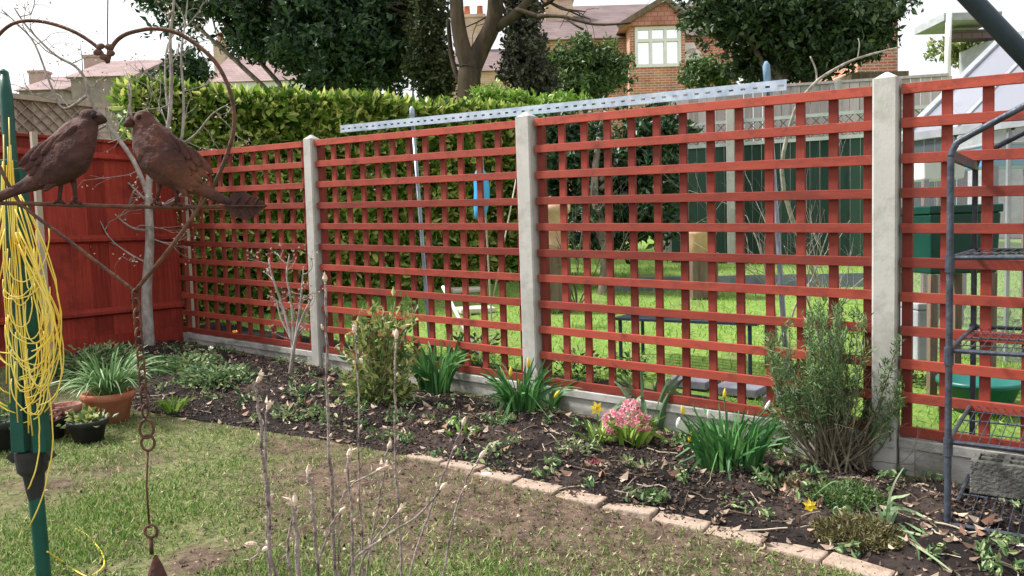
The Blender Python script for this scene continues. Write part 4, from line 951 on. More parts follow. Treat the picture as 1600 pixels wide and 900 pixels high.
def bird(spine, beak, wing, legs, eye, lab):
    b = MB(); pts = smooth_path([Vector((x, y, 0)) for x, y, r in spine], 4); n0 = len(spine)
    rs = np.interp(np.linspace(0, n0 - 1, len(pts)), range(n0), [r for _, _, r in spine])
    ring = 18; vs = []; 
    for i, p in enumerate(pts):
        dd = (pts[min(i + 1, len(pts) - 1)] - pts[max(i - 1, 0)]).normalized(); nx, ny = -dd.y, dd.x
        for j in range(ring):
            a = 2 * math.pi * j / ring; ra = rs[i]; vs.append(tuple(Q(p.x + nx * ra * math.cos(a), p.y + ny * ra * math.cos(a), ra * PXM * .72 * math.sin(a))))
    K = len(pts); fs = [(i * ring + j, i * ring + (j + 1) % ring, (i + 1) * ring + (j + 1) % ring, (i + 1) * ring + j) for i in range(K - 1) for j in range(ring)] + [tuple(range(ring))[::-1], tuple((K - 1) * ring + j for j in range(ring))]
    b.add(vs, fs)
    hx, hy, hr = spine[0]; b.sphere(Q(hx, hy), hr * 1.08 * PXM, hr * .85 * PXM, hr * PXM, 10, (RT, FW, UP))
    (bx, by) = beak
    body = b.build('bird', rust, T, smooth=True); md = body.modifiers.new('remesh', 'REMESH'); md.mode = 'VOXEL'; md.voxel_size = .0022; md.use_smooth_shade = True
    s2 = body.modifiers.new('smooth', 'SMOOTH'); s2.factor = .6; s2.iterations = 5
    tx = bpy.data.textures.new('hammer', 'CLOUDS'); tx.noise_scale = .012; dm = body.modifiers.new('hammered', 'DISPLACE'); dm.texture = tx; dm.strength = .0018; dm.mid_level = .5
    tag(body, lab)
    w_ = MB(); (wx0, wy0, wx1, wy1, wr) = wing; dxy = Vector((wx1 - wx0, wy1 - wy0, 0)); L = dxy.length; dxy.normalize(); nn = Vector((-dxy.y, dxy.x, 0))
    for row in range(4):
        for k in range(3 + row):
            t0 = .12 + row * .2; o = (k - (2 + row) / 2) * wr * .55; cx = wx0 + dxy.x * L * t0 + nn.x * o; cy = wy0 + dxy.y * L * t0 + nn.y * o
            A = (RT * dxy.x - UP * dxy.y).normalized(); B = (RT * nn.x - UP * nn.y).normalized()
            w_.sphere(Q(cx, cy, -wr * PXM * (1.06 - .18 * row)), L * .3 * PXM, .0016, wr * .34 * PXM, 7, (A, FW, B))
    w_.build('wing', rust, body, smooth=True)
    for (lx0, ly0, lx1, ly1) in legs:
        l = MB(); l.tube([Q(lx0, ly0), Q((lx0 + lx1) / 2 + 2, (ly0 + ly1) / 2), Q(lx1, ly1 - 2)], [.005, .0028, .0026], 8)
        for q in (-8, 8): l.tube([Q(lx1, ly1 - 2), Q(lx1 + q * .6, ly1 - 4, -.003), Q(lx1 + q, ly1, -.003)], .0018, 6)
        l.build('leg', rust, body, smooth=True)
    k_ = MB(); k_.tube([Q(hx + (bx - hx) * .5, hy + (by - hy) * .3), Q(hx + (bx - hx) * .72, hy + (by - hy) * .6), Q(hx + (bx - hx) * .9, hy + (by - hy) * .9), Q(bx, by + 1)], [.009, .0062, .0035, .0008], 12); k_.build('beak', rust, body, smooth=True)
    e = MB(); e.sphere(Q(eye[0], eye[1], -hr * PXM * .76), .0036, .002, .0036, 7, (RT, FW, UP)); e.build('eye', dark_eye, body, smooth=True)
bird([(140, 184, 14.5), (136, 193, 20), (128, 206, 29), (118, 222, 35), (105, 242, 41), (84, 262, 33), (60, 280, 18), (34, 293, 10), (0, 307, 8), (-30, 316, 7)], (167, 189), (116, 215, 50, 278, 20), [(112, 272, 118, 318), (94, 268, 92, 318)], (146, 180), 'brown rusty metal bird facing right')
bird([(225, 187, 15), (228, 199, 22), (238, 219, 32), (252, 242, 39), (270, 262, 35), (290, 280, 23), (314, 294, 12), (342, 309, 8), (362, 316, 6)], (193, 196), (244, 214, 312, 288, 19), [(248, 276, 244, 321), (272, 285, 276, 322)], (217, 183), 'purplish rusty metal bird facing left')
# chain and bell
def ring(mb, c, rx, ry, r=.0016, ax=RT, ay=UP, n=14): mb.tube([Vector(c) + ax * rx * math.cos(2 * math.pi * k / n) + ay * ry * math.sin(2 * math.pi * k / n) for k in range(n + 1)], r, 6, False)
b = MB()
for k in range(13):
    y = 462 + k * 15; x = 211 + (y - 455) * .085; ring(b, Q(x, y), .0042, .0085, .0015, RT if k % 2 else (RT * .5 + FW * .85))
ring(b, Q(229, 670), .009, .012, .0018); ring(b, Q(231, 692), .0085, .010, .0018)
b.build('chain', rustw, T, smooth=True)
b = MB(); b.tube([Q(231, 702), Q(229, 760), Q(233, 818)], .0014, 6); ring(b, Q(236, 830), .008, .008, .0018); b.tube([Q(236, 840), Q(237, 866)], .0026, 6); b.build('hanging_wire', rustw, T, smooth=True)
b = MB(); c = Q(243, 868); b.lathe(c - Vector((0, 0, .075)), [(.024, 0), (.0225, .008), (.018, .02), (.014, .04), (.008, .06), (.002, .075)], 20); b.build('bell', rust, T, smooth=True)
b = MB(); b.tube([Q(168, 98), Q(168, 40), Q(170, -120)], .0008, 5); b.build('hanging_cord', rustw, T)

# ---------------------------------------------------------------- sapling beside the red fence
random.seed(21)
base = G(234, 548); d0 = depth(base); t = thing('bare_sapling', 'slender bare sapling with pale bark before the solid red fence', 'tree', base)
def S(x, y, k=0): return P(x, y, d0 + k)
b = MB(); b.tube(smooth_path([base, S(229, 460), S(234, 380), S(232, 300), S(238, 240)]), list(np.linspace(.048, .022, 17)), 10)
tips = []
BR = [([(233, 310), (208, 250), (168, 195), (143, 160), (135, 128), (118, 104), (85, 85), (45, 45), (22, 12)], .022, .006), ([(135, 150), (100, 170), (80, 135), (55, 70), (30, 40), (2, 15)], .012, .004),
      ([(238, 240), (262, 200), (268, 120), (266, 60), (272, 0), (270, -50)], .02, .006), ([(240, 230), (280, 225), (287, 160), (283, 90), (290, 30), (296, -30)], .016, .005),
      ([(262, 170), (258, 120), (262, 70), (284, 40)], .01, .004), ([(250, 240), (300, 215), (330, 180), (352, 165)], .011, .004), ([(268, 235), (262, 200), (252, 170)], .008, .003),
      ([(236, 320), (215, 300), (180, 265), (160, 240)], .012, .004), ([(229, 360), (205, 355), (180, 335), (150, 300)], .011, .003), ([(230, 370), (262, 380), (290, 372)], .008, .003),
      ([(232, 320), (262, 318), (285, 300), (283, 290)], .01, .004), ([(228, 410), (200, 395), (170, 370), (150, 330)], .009, .003), ([(200, 180), (205, 140), (196, 110)], .01, .003), ([(210, 240), (205, 180), (200, 130)], .012, .005), ([(168, 195), (120, 215), (85, 200), (60, 170)], .009, .003)]
for pth, r0, r1 in BR:
    z = random.uniform(-.25, .25); pp = smooth_path([S(x, y, z * i / len(pth)) for i, (x, y) in enumerate(pth)], 4); b.tube(pp, list(np.linspace(r0, r1, len(pp))), 6)
    for k in range(3, len(pp), 3):
        d = Vector((random.gauss(0, 1), random.gauss(0, .6), random.gauss(.3, .7))); branch(b, pp[k], d, random.uniform(.2, .5), .005, 1, tips, .5, 3, .6, .1, 4)
b.build('trunk', barkl, t, smooth=True)
m = MB(); pp = np.array([tuple(p) for p, _ in tips]); m.leaves(np.repeat(pp, 3, 0) + rng.normal(size=(len(pp) * 3, 3)) * .03, .022, .6); tag(m.build('buds', budm, t), kind='stuff')

# pale bare shrub in the bed
def pxshrub(name, label, base, paths, m_, r, extra=.12, budsz=None, n_extra=2, lv=1, cat='shrub', budm_=None):
    t = thing(name, label, cat, base); d0 = depth(base); b = MB(); tips = []
    for pth in paths:
        z = random.uniform(-.12, .12); pp = smooth_path([base] + [P(x, y, d0 + z * (i + 1) / len(pth)) for i, (x, y) in enumerate(pth)], 4)
        b.tube(pp, list(np.linspace(r, r * .3, len(pp))), 7); tips.append((pp[-1], (pp[-1] - pp[-2]).normalized()))
        for k in range(5, len(pp), max(1, 6 - n_extra)):
            branch(b, pp[k], Vector((random.gauss(0, 1), random.gauss(0, .6), random.gauss(.6, .5))), extra * random.uniform(.6, 1.3), r * .35, lv, tips, .4, 2, .5, .2, 4)
    b.build('stems', m_, t, smooth=True)
    if budsz:
        m = MB(); pp = np.array([tuple(p) for p, _ in tips]); m.leaves(np.repeat(pp, 3, 0), budsz, .5, np.repeat(np.array([tuple(d) for _, d in tips]), 3, 0), .2, .4); tag(m.build('buds', budm_ or budm, t), kind='stuff')
    return t
pxshrub('bare_shrub', 'bare shrub with pale pinkish stems just left of the left concrete post', G(452, 592), [[(458, 545), (445, 490), (425, 430), (420, 405)], [(458, 545), (456, 480), (448, 430), (452, 400)], [(460, 540), (470, 470), (474, 420)], [(458, 540), (440, 500), (432, 470)], [(462, 530), (475, 490), (488, 465)]], barkl, .014, .13, .018, 3, 2)

# ---------------------------------------------------------------- foreground bare twigs
random.seed(9)
FD = 1.35
shb = ground(*(P(570, 1390, FD).xy)); t = thing('budding_shrub', 'bare budding shrub with upright grey twigs close to the camera', 'shrub', shb)
ST = [([(432, 900), (420, 800), (412, 720), (405, 640), (400, 598)], .0052, 1.30), ([(424, 905), (418, 760), (414, 690), (416, 640)], .0048, 1.34), ([(525, 905), (519, 760), (512, 640), (510, 540), (508, 440)], .0050, 1.30),
      ([(552, 905), (549, 800), (542, 716)], .0042, 1.25), ([(628, 905), (621, 770), (616, 640), (618, 530)], .0038, 1.42), ([(466, 855), (456, 790)], .006, 1.2), ([(497, 900), (490, 800), (482, 740)], .0045, 1.22),
      ([(540, 905), (600, 840), (655, 805), (688, 766)], .0042, 1.28), ([(560, 905), (585, 845), (622, 800)], .0035, 1.3), ([(690, 905), (712, 800), (730, 748), (750, 716)], .0032, 1.38), ([(640, 905), (668, 810), (695, 735), (724, 664)], .0034, 1.4), ([(568, 905), (560, 760), (560, 620), (556, 520)], .0032, 1.45),
      ([(572, 905), (590, 790), (608, 700)], .003, 1.4), ([(456, 905), (452, 840), (462, 790)], .004, 1.24), ([(395, 905), (408, 860)], .003, 1.3), ([(530, 800), (548, 760), (592, 735)], .003, 1.3), ([(500, 905), (515, 830), (530, 800)], .0036, 1.28), ([(430, 905), (452, 860), (400, 850)], .002, 1.3)]
b = MB(); buds = []
for pth, r, d in ST:
    if pth[0][1] > 890: pts = [shb + Vector((random.gauss(0, .05), random.gauss(0, .05), 0)), (shb + (P(*pth[0], d) - shb) * .55) + Vector((random.gauss(0, .02), random.gauss(0, .02), 0))]
    else: pts = [P(pth[0][0], pth[0][1] + 120, d)]
    pts += [P(x, y, d) for x, y in pth]; pp = smooth_path(pts, 5)
    pp = [p + Vector((random.gauss(0, .0012), random.gauss(0, .0012), 0)) for p in pp]
    b.tube(pp, [r * (1.15 - .55 * i / len(pp)) * (1.18 if i % 4 == 0 else 1) * .62 for i in range(len(pp))], 8)
    buds.append((pp[-1], (pp[-1] - pp[-2]).normalized(), 1.5))
    for k in range(14, len(pp) - 1, 4):
        sd = Vector((random.choice((-1, 1)) * .7, random.gauss(0, .4), .6)).normalized(); buds.append((pp[k] + sd * r, ((pp[k + 1] - pp[k]).normalized() * .8 + sd * .6).normalized(), .8))
b.build('stems', mat('twig_grey', (.07, .05, .05), (.42, .34, .32), 60, .8, .5), t, smooth=True)
for p, d, s in buds[:70]:
    m = MB(); L = .011 * s * random.uniform(.8, 1.3); m.tube([p, p + d * L * .35, p + d * L * .75, p + d * L], [.0016 * s, .0030 * s, .0022 * s, .0004], 7); 
    if s > 1: m.leaves(np.array([tuple(p + d * L * .3)] * 3), .016, .35, np.array([tuple(d)] * 3), .3, .35)
    m.build('bud', budm, t, smooth=False)

# ---------------------------------------------------------------- bed planting
random.seed(33)
def strap(mb, base, n, h, spread, w_, bend=.5, br=.04):
    for k in range(n):
        a = random.uniform(0, 2 * math.pi); rr = br * math.sqrt(random.random()); p = Vector(base) + Vector((math.cos(a) * rr, math.sin(a) * rr, -.01)); p.z = gz(p.x, p.y) - .005 if abs(Vector(base).z - gz(base[0], base[1])) < .06 else p.z
        a2 = a + random.gauss(0, .5); L = h * random.uniform(.6, 1.1); dr = Vector((math.cos(a2), math.sin(a2), 0)); lean = spread * random.uniform(.2, 1); bd = bend * random.uniform(.1, 1); pts = []
        kink = random.random() < .12
        for i in range(8):
            s = i / 7; q = p + dr * (lean * L * s + bd * L * s ** 3) + Vector((0, 0, L * (s - bd * .5 * s ** 3)))
            if kink and s > .6: q = q + dr * L * (s - .6) * .8 - Vector((0, 0, L * (s - .6) * 1.7))
            if q.z < gz(q.x, q.y) + .01: q.z = gz(q.x, q.y) + .01
            pts.append(q)
        mb.ribbon(pts, w_ * random.uniform(.7, 1.2), Vector((dr.x * .4 + random.gauss(0, .5), dr.y * .4 + random.gauss(0, .5), .5)).normalized())
def floret(parent, c, d, size, m_, kind='daffodil'):
    c = Vector(c); d = Vector(d).normalized(); u_ = d.orthogonal().normalized(); v_ = d.cross(u_); b = MB()
    if kind == 'daffodil':
        for k in range(6):
            a = k * math.pi / 3; r_ = u_ * math.cos(a) + v_ * math.sin(a); s_ = d.cross(r_)
            b.add([tuple(c), tuple(c + r_ * size * .5 + s_ * size * .24 + d * size * .06), tuple(c + r_ * size - d * size * .02), tuple(c + r_ * size * .5 - s_ * size * .24 + d * size * .06)], [(0, 1, 2, 3)])
        f = b.build('flower', petaly, parent); q = MB(); q.tube([c, c + d * size * .5, c + d * size * .72], [size * .2, size * .26, size * .36], 12, False); q.build('trumpet', petaly, f, smooth=True)
    else:
        b.tube([c, c + d * size * .3, c + d * size * .8, c + d * size * 1.3], [size * .1, size * .22, size * .2, size * .03], 8); f = b.build('flower', m_, parent, smooth=True)
    return f
def stem(mb, base, top, r=.003, out=.2):
    b0, t0 = Vector(base), Vector(top); mid = b0.lerp(t0, .6) + Vector((0, 0, .03)); mb.tube(smooth_path([b0, mid, t0]), r, 6)
def clump(label, px, py, n, hpx, spread, wpx, flowers=(), bend=.5, brpx=18, leafm_=L_daff, name='daffodil_clump', cat='daffodils', group=None, extra=None):
    base = G(px, py); d0 = depth(base); s = d0 / F_PX; t = thing(name, label, cat, base, group); b = MB()
    strap(b, base, n, hpx * s, spread, wpx * s, bend, brpx * s)
    fl = []
    for (fx, fy, kind) in flowers:
        top = P(fx, fy, d0 - .05); stem(b, base, top, .0028); fl.append((top, kind))
    b.build('leaves', leafm_, t)
    for top, kind in fl:
        dr = Vector((random.gauss(0, .4), -.8, random.uniform(-.1, .5)))
        if kind == 'open': floret(t, top, dr, 11 * s * 1.1, petaly)
        else: floret(t, top, Vector((random.gauss(0, .3), -.2, .8)) if kind != 'droop' else Vector((-.4, -.3, -.9)), 13 * s, {'bud': petaly, 'white': petalw, 'droop': petalw}[kind], 'bud')
    return t
clump('dense daffodil clump without open flowers beside the yellowish shrub', 680, 618, 90, 92, .28, 5, [], .5, 22)
clump('daffodil clump with yellow buds at the foot of the middle concrete post', 815, 655, 85, 98, .28, 5.5, [(798, 588, 'bud'), (812, 606, 'bud'), (838, 590, 'white'), (826, 574, 'bud')], .6, 22)
clump('big daffodil clump right of the pink hyacinth with a few yellow buds', 1140, 742, 175, 108, .24, 6.5, [(1132, 622, 'bud'), (1077, 690, 'bud'), (1062, 652, 'droop'), (1068, 648, 'bud'), (1196, 640, 'white'), (1108, 655, 'white')], .5, 44)
clump('tall iris leaves standing behind the pink hyacinth', 1012, 668, 26, 105, .28, 8, [], .35, 22, leafm_=leafmat('iris_leaf', (.05, .11, .05), (.2, .3, .17), (.1, .18, .09), .2), name='iris_clump', cat='iris')
clump('small daffodil with one open yellow flower left of the pink hyacinth', 938, 700, 22, 62, .5, 5, [(932, 638, 'open')], .6, 14, leafm_=L_lime)
clump('small clump of blue-green leaves against the gravel board by the middle post', 858, 640, 22, 70, .5, 4.5, [(866, 622, 'bud')], .8, 12)
clump('short daffodil clump at the left end of the bed', 270, 645, 40, 32, .5, 3, [], .5, 12, leafm_=L_lime, name='grassy_clump', cat='plant')
clump('narrow snowdrop-like leaf tuft behind the flattened daffodil', 1205, 700, 26, 62, .5, 5, [], .7, 18)
clump('low straggly leaf tuft at the trellis foot in the left half of the bed', 720, 690, 14, 30, .9, 4, [], .8, 12, leafm_=L_lime, name='leaf_tuft', cat='plant')
# hyacinth
base = G(982, 702); d0 = depth(base); s = d0 / F_PX; t = thing('hyacinth', 'pink hyacinth in full bloom, tight flower heads over green leaves', 'hyacinth', base); b = MB()
strap(b, base, 34, 62 * s, .5, 9 * s, .5, 20 * s)
heads = [(957, 660, 15, 21), (985, 645, 18, 24), (1004, 664, 13, 21)]
for x, y, rx, rz in heads: stem(b, base, P(x, y, d0 - .03), .006)
b.build('leaves', L_lime, t)
for x, y, rx, rz in heads:
    c = P(x, y, d0 - .03); m = MB()
    for k in range(70):
        dv = Vector(rng.normal(size=3)).normalized(); p = c + Vector((dv.x * rx * s, dv.y * rx * s, dv.z * rz * s)) * .75; u_ = dv.orthogonal().normalized(); v_ = dv.cross(u_)
        ds = [tuple((u_ * math.cos(a) + v_ * math.sin(a)) * .9 + dv * .7) for a in np.linspace(0, 2 * math.pi, 6)[:-1]]; m.leaves(np.array([tuple(p)] * 5), .021, .36, np.array(ds), .3, .1)
    m.build('flower_head', petalp, t)
for (x, y, lab, m_) in ((1056, 690, 'small pink hyacinth bud opening left of the big daffodil clump', petalp), (928, 727, 'single deep pink flower head low on the soil', petalpd), (1066, 708, 'pale pink fallen hyacinth floret cluster on the soil', petalp)):
    g = G(x, y + 10); d0_ = depth(g); s_ = d0_ / F_PX; t = thing('hyacinth', lab, 'hyacinth', g); m = MB(); c = P(x, y, d0_)
    for k in range(34):
        dv = Vector(rng.normal(size=3)).normalized(); p = c + Vector((dv.x * 7 * s_, dv.y * 7 * s_, dv.z * 6 * s_)); m.leaves(np.array([tuple(p)] * 3), .012, .45, np.array([tuple(dv)] * 3), .3, .5)
    m.build('flower_head', m_, t); b = MB(); strap(b, g, 5, 16 * s_, .8, 5 * s_, .5, .01); b.build('leaves', L_lime, t)
# orange primrose etc.
def rosette(label, px, py, n, sizepx, leafm_, hpx=10, asp=.55, flower=None, name='leafy_plant', spread=1.0, cat='plant'):
    g = G(px, py); d0 = depth(g); s = d0 / F_PX; t = thing(name, label, cat, g); m = MB(); pts = []; ds = []
    for k in range(n):
        a = random.uniform(0, 6.283); r = random.random() ** .7 * sizepx * s * spread; q = Vector((g.x + math.cos(a) * r, g.y + math.sin(a) * r, 0)); q.z = gz(q.x, q.y) + .02 + random.random() * hpx * s; pts.append(tuple(q)); ds.append((math.cos(a), math.sin(a), .5))
    m.leaves(np.array(pts), min(sizepx * .5, 9.5 if n > 90 else 13) * s, asp, np.array(ds), .25, .6, flat=.3, ovate=True); m.build('leaves', leafm_, t)
    if flower:
        for (fx, fy, m_) in flower:
            q = MB(); c = P(fx, fy, d0 - .03)
            for k in range(9):
                a = k * .7; q.leaves(np.array([tuple(c)]), .022, .7, np.array([(math.cos(a), math.sin(a) * .6, .6)]), .1, .1)
            q.build('flower', m_, t)
    return t
rosette('light green primrose plant with an orange flower near the bed middle', 688, 672, 26, 22, L_lime, 14, flower=[(668, 679, petalo)], name='primrose')
rosette('broad leaved green plant under the yellowish shrub', 578, 645, 40, 26, L_bush, 18)
rosette('pale grey-green leafy plant beside the single pink flower', 900, 722, 110, 30, L_grey, 26, .4)
rosette('grey-green ground cover at the left end of the bed', 340, 605, 700, 56, L_gcov, 22, .5)
rosette('creeping green plant between pots and sapling', 290, 588, 600, 46, L_gcov, 26, .5)
rosette('leafy plant by the left trellis gravel board with pale yellow flower', 325, 580, 60, 18, L_grey, 30, .4, flower=[(330, 545, petalw), (368, 520, petalo)], name='flowering_plant')
rosette('dark green leafy mat at the foot of the red fence', 150, 585, 800, 66, L_gcov, 34, .45)
rosette('low green mat with bent leaves in front of the leftmost bed edge', 455, 655, 60, 30, L_grey, 8, .4)
rosette('broad pale leaf plant at the lawn edge left of middle', 530, 672, 14, 24, L_grey, 8, .35)
rosette('small ferny plant right of the hyacinth near the edging', 1010, 745, 60, 24, L_grey, 8, .3)
rosette('green leafy weed beside the daffodil clump of the middle post', 620, 690, 26, 20, L_bush, 8)
rosette('leafy green seedlings behind the edging bricks', 470, 622, 50, 28, L_gcov, 10, .4)
# yellow-green shrub
def leafshrub(label, px, py, spec, leafm_, size, n_st, hpx, name='leafy_shrub', stm=twigg, up=0, asp=.45):
    g = G(px, py); d0 = depth(g); s = d0 / F_PX; t = thing(name, label, 'shrub', g); b = MB(); m = MB()
    for (x, y, rx, rz, n) in spec:
        c = P(x, y, d0)
        for k in range(n_st):
            dv = Vector(rng.normal(size=3)).normalized(); e = c + Vector((dv.x * rx * s, dv.y * rx * s * .7, dv.z * rz * s)) * .85
            b.tube(smooth_path([g, g.lerp(e, .5) + Vector((0, 0, .03)), e]), list(np.linspace(.006, .0018, 9)), 5)
            k2 = max(3, n // n_st); pp = np.array([tuple(g.lerp(e, .45 + .6 * random.random()) + Vector(rng.normal(size=3)) * .02) for _ in range(k2)])
            m.leaves(pp, size, asp, np.tile([*(e - g).normalized()], (k2, 1)), .2, .8)
        m.leaves(ell_points(n // 4, c, (rx * s, rx * s * .7, rz * s), .3, .5, 3, x), size, asp)
    b.build('stems', stm, t, smooth=True); m.build('foliage', leafm_, t); return t
leafshrub('yellowish green small leaved shrub between left and middle posts', 592, 640, [(565, 545, 42, 40, 240), (625, 575, 44, 46, 240), (585, 505, 38, 34, 150), (632, 492, 34, 30, 140), (552, 600, 34, 30, 130), (600, 610, 50, 26, 200)], L_euon, .05, 10, 0)
# rosemary-like bush
g = G(1305, 735); d0 = depth(g); s = d0 / F_PX; t = thing('rosemary_bush', 'tall bushy rosemary with woody bare base against the right trellis end', 'shrub', g); b = MB(); m = MB()
for k in range(72):
    tx, ty = random.gauss(1300, 58), random.uniform(478, 600); tx = max(1205, min(1402, tx)); ty += abs(tx - 1300) * .45; e = P(tx, ty, d0 + random.uniform(-.22, .16)); 
    bs = g + Vector((random.gauss(0, .05), random.gauss(0, .04), 0)); mid = bs.lerp(e, .45) + Vector(((e.x - bs.x) * .22 + random.gauss(0, .02), random.gauss(0, .02), -.02)); pp = smooth_path([bs, mid, e], 9)
    b.tube(pp, list(np.linspace(.006, .0015, len(pp))), 5)
    for i in range(int(len(pp) * .5), len(pp)):
        n = 15; dd = (pp[i] - pp[i - 1]).normalized(); c = np.array([tuple(pp[i])] * n) + rng.normal(size=(n, 3)) * .010 + np.outer(rng.random(n), np.array(dd)) * .03; m.leaves(c, .03, .17, np.tile([*dd], (n, 1)), .1, .75)
for k in range(14):
    tips = []; branch(b, g + Vector((random.gauss(0, .05), 0, 0)), Vector((random.gauss(0, .9), random.gauss(-.2, .4), 1)), .32, .004, 2, tips, .4, 3, .6, .2, 4)
b.build('stems', mat('woody_stem', (.09, .075, .05), (.26, .22, .15), 20, .8, .3), t, smooth=True); m.build('foliage', L_rose, t)
# low conifer / heather mound
for (x, y, rx, n, lab) in ((1318, 795, 66, 4200, 'low dark green heather mound in front of the rosemary bush'), (1340, 846, 68, 3600, 'brownish heather mound beside the edging at lower right'), (1248, 772, 34, 900, 'small brown dried plant left of the heather mound')):
    g = G(x, y); d0 = depth(g); s = d0 / F_PX; t = thing('heather_mound', lab, 'plant', g); m = MB(); pts = []; ds = []
    for k in range(n):
        a = random.uniform(0, 6.283); r = math.sqrt(random.random()); hgt = math.sqrt(max(0, 1 - r * r)) * (26 if n > 1000 else 14) * s * (.35 + .8 * random.random()) * (1 + .9 * nz(g.x + math.cos(a) * r * .2, g.y + math.sin(a) * r * .2, 14)); q = Vector((g.x + math.cos(a) * r * rx * s, g.y + math.sin(a) * r * rx * s * .9, 0)); q.z = gz(q.x, q.y) + hgt + .01; pts.append(tuple(q)); ds.append((math.cos(a) * r, math.sin(a) * r, .9))
    m.leaves(np.array(pts), .02, .26, np.array(ds), .1, .9, var=.6); m.build('foliage', L_bush if 'dark' in lab else leafmat('brown_heather', (.06, .06, .025), (.26, .22, .1), (.14, .13, .05), .1), t)
# flattened daffodil at lower right
g = G(1385, 838); d0 = depth(g); s = d0 / F_PX; t = thing('fallen_daffodil', 'collapsed daffodil with long flattened leaves and one yellow flower at lower right', 'daffodils', g); b = MB()
strap(b, g, 12, 48 * s, .2, 7 * s, .2, .015)
for pth, w_ in (([(1392, 790), (1425, 812), (1460, 850), (1500, 872)], 6), ([(1395, 812), (1440, 835), (1480, 858), (1520, 870)], 7), ([(1390, 788), (1410, 780), (1422, 776)], 5), ([(1378, 835), (1350, 790), (1325, 766), (1305, 756), (1282, 770), (1268, 784)], 2.6), ([(1400, 840), (1450, 870), (1490, 900), (1530, 930)], 6), ([(1386, 800), (1397, 760), (1412, 735)], 3.5), ([(1400, 820), (1430, 850), (1436, 880)], 6), ([(1395, 800), (1432, 806), (1470, 832), (1505, 868)], 8), ([(1380, 822), (1372, 800), (1368, 782)], 6), ([(1390, 830), (1450, 842), (1530, 850)], 5), ([(1376, 840), (1340, 852), (1300, 862)], 5)):
    pts = [g] + [P(x, y, depth(G(x, y + 14)) if y > 800 else d0) + Vector((0, 0, .01)) for x, y in pth]; b.ribbon(smooth_path(pts, 4), w_ * s, Vector((.2, -.5, .8)).normalized())
b.build('leaves', leafmat('pale_leaf', (.12, .24, .1), (.5, .58, .36), (.26, .4, .2), .2), t); floret(t, P(1266, 790, d0), Vector((-.4, -.8, -.1)), .028, petaly)
# pale stones
for (x, y, r, lab) in ((322, 642, .04, 'small white stone at the left bed edge'), (1590, 862, .045, 'pale stone at the right picture edge in front of the rack'), (760, 745, .03, 'small tan stone touching the edging bricks')):
    g = G(x, y); b = MB(); b.sphere(g + Vector((0, 0, r * .25)), r, r * .7, r * .4, 8); tag(b.build('stone', stone, org=g, smooth=True), lab, 'stone')

# pots at the left
def pot(label, px, py, rpx, hpx, m_, plant=None):
    g = G(px, py); d0 = depth(g); s = d0 / F_PX; r, h = rpx * s, hpx * s; t = thing('plant_pot', label, 'plant pot', g)
    MB().lathe(g - Vector((0, 0, .002)), [(r * .7, 0), (r * .9, h * .74), (r * 1.0, h * .76), (r * 1.04, h * .97), (r * 1.0, h), (r * .9, h * .98), (r * .86, h * .82), (.001, h * .8)], 30).build('pot', m_, t, smooth=True)
    return t, g + Vector((0, 0, h * .84)), r, s
t, c, r, s = pot('wide terracotta pot holding a fountain of long narrow leaves', 172, 656, 38, 46, terra); b = MB()
for k in range(260):
    a = random.uniform(0, 6.283); L = random.uniform(55, 135) * s * (1 if math.cos(a) > -.3 else .75); dr = Vector((math.cos(a), math.sin(a), 0)); p = c + dr * r * .5 * random.random(); pts = []; sp = random.uniform(.35, .95)
    for i in range(9):
        q = i / 8; z = p.z + L * (1.0 * q - sp * .95 * q * q) ; v_ = p + dr * L * sp * q; v_.z = max(z, gz(v_.x, v_.y) + .01); pts.append(v_)
    b.ribbon(pts, 2.6 * s, Vector((random.gauss(0, .4), random.gauss(0, .4), 1)).normalized())
b.build('leaves', leafmat('chive_leaf', (.06, .15, .05), (.34, .48, .24), (.15, .28, .1), .25, .4), t)
t, c, r, s = pot('black plastic pot with a variegated yellow-green plant', 139, 688, 29, 34, dark); m = MB(); m.leaves(np.array([tuple(c + Vector((random.gauss(0, r * .45), random.gauss(0, r * .45), random.uniform(-.005, .05)))) for _ in range(150)]), .035, .6, None, .2, .5, flat=.3); m.build('leaves', L_euon, t)
t, c, r, s = pot('small terracotta pot behind the black pot', 106, 676, 22, 46, mat('dusty_terracotta', (.3, .13, .1), (.45, .24, .19), 9, .9, .3)); MB().lathe(c, [(r * .9, 0), (.001, .012)], 16).build('soil', soil, t, smooth=True)
t, c, r, s = pot('dark pot with reddish leaves just right of the dryer pole', 84, 684, 20, 34, dark); m = MB(); m.leaves(np.array([tuple(c + Vector((random.gauss(0, r * .5), random.gauss(0, r * .5), random.uniform(0, .06)))) for _ in range(80)]), .035, .55); m.build('leaves', leafmat('red_leaf', (.12, .04, .035), (.32, .15, .12), None, .2), t)
t, c, r, s = pot('large black pot at the left picture edge behind the dryer', 4, 702, 34, 48, dark); m = MB(); m.leaves(np.array([tuple(c + Vector((random.gauss(0, r * .5), random.gauss(0, r * .5), random.uniform(0, .1)))) for _ in range(120)]), .04, .5); m.build('leaves', L_bush, t)

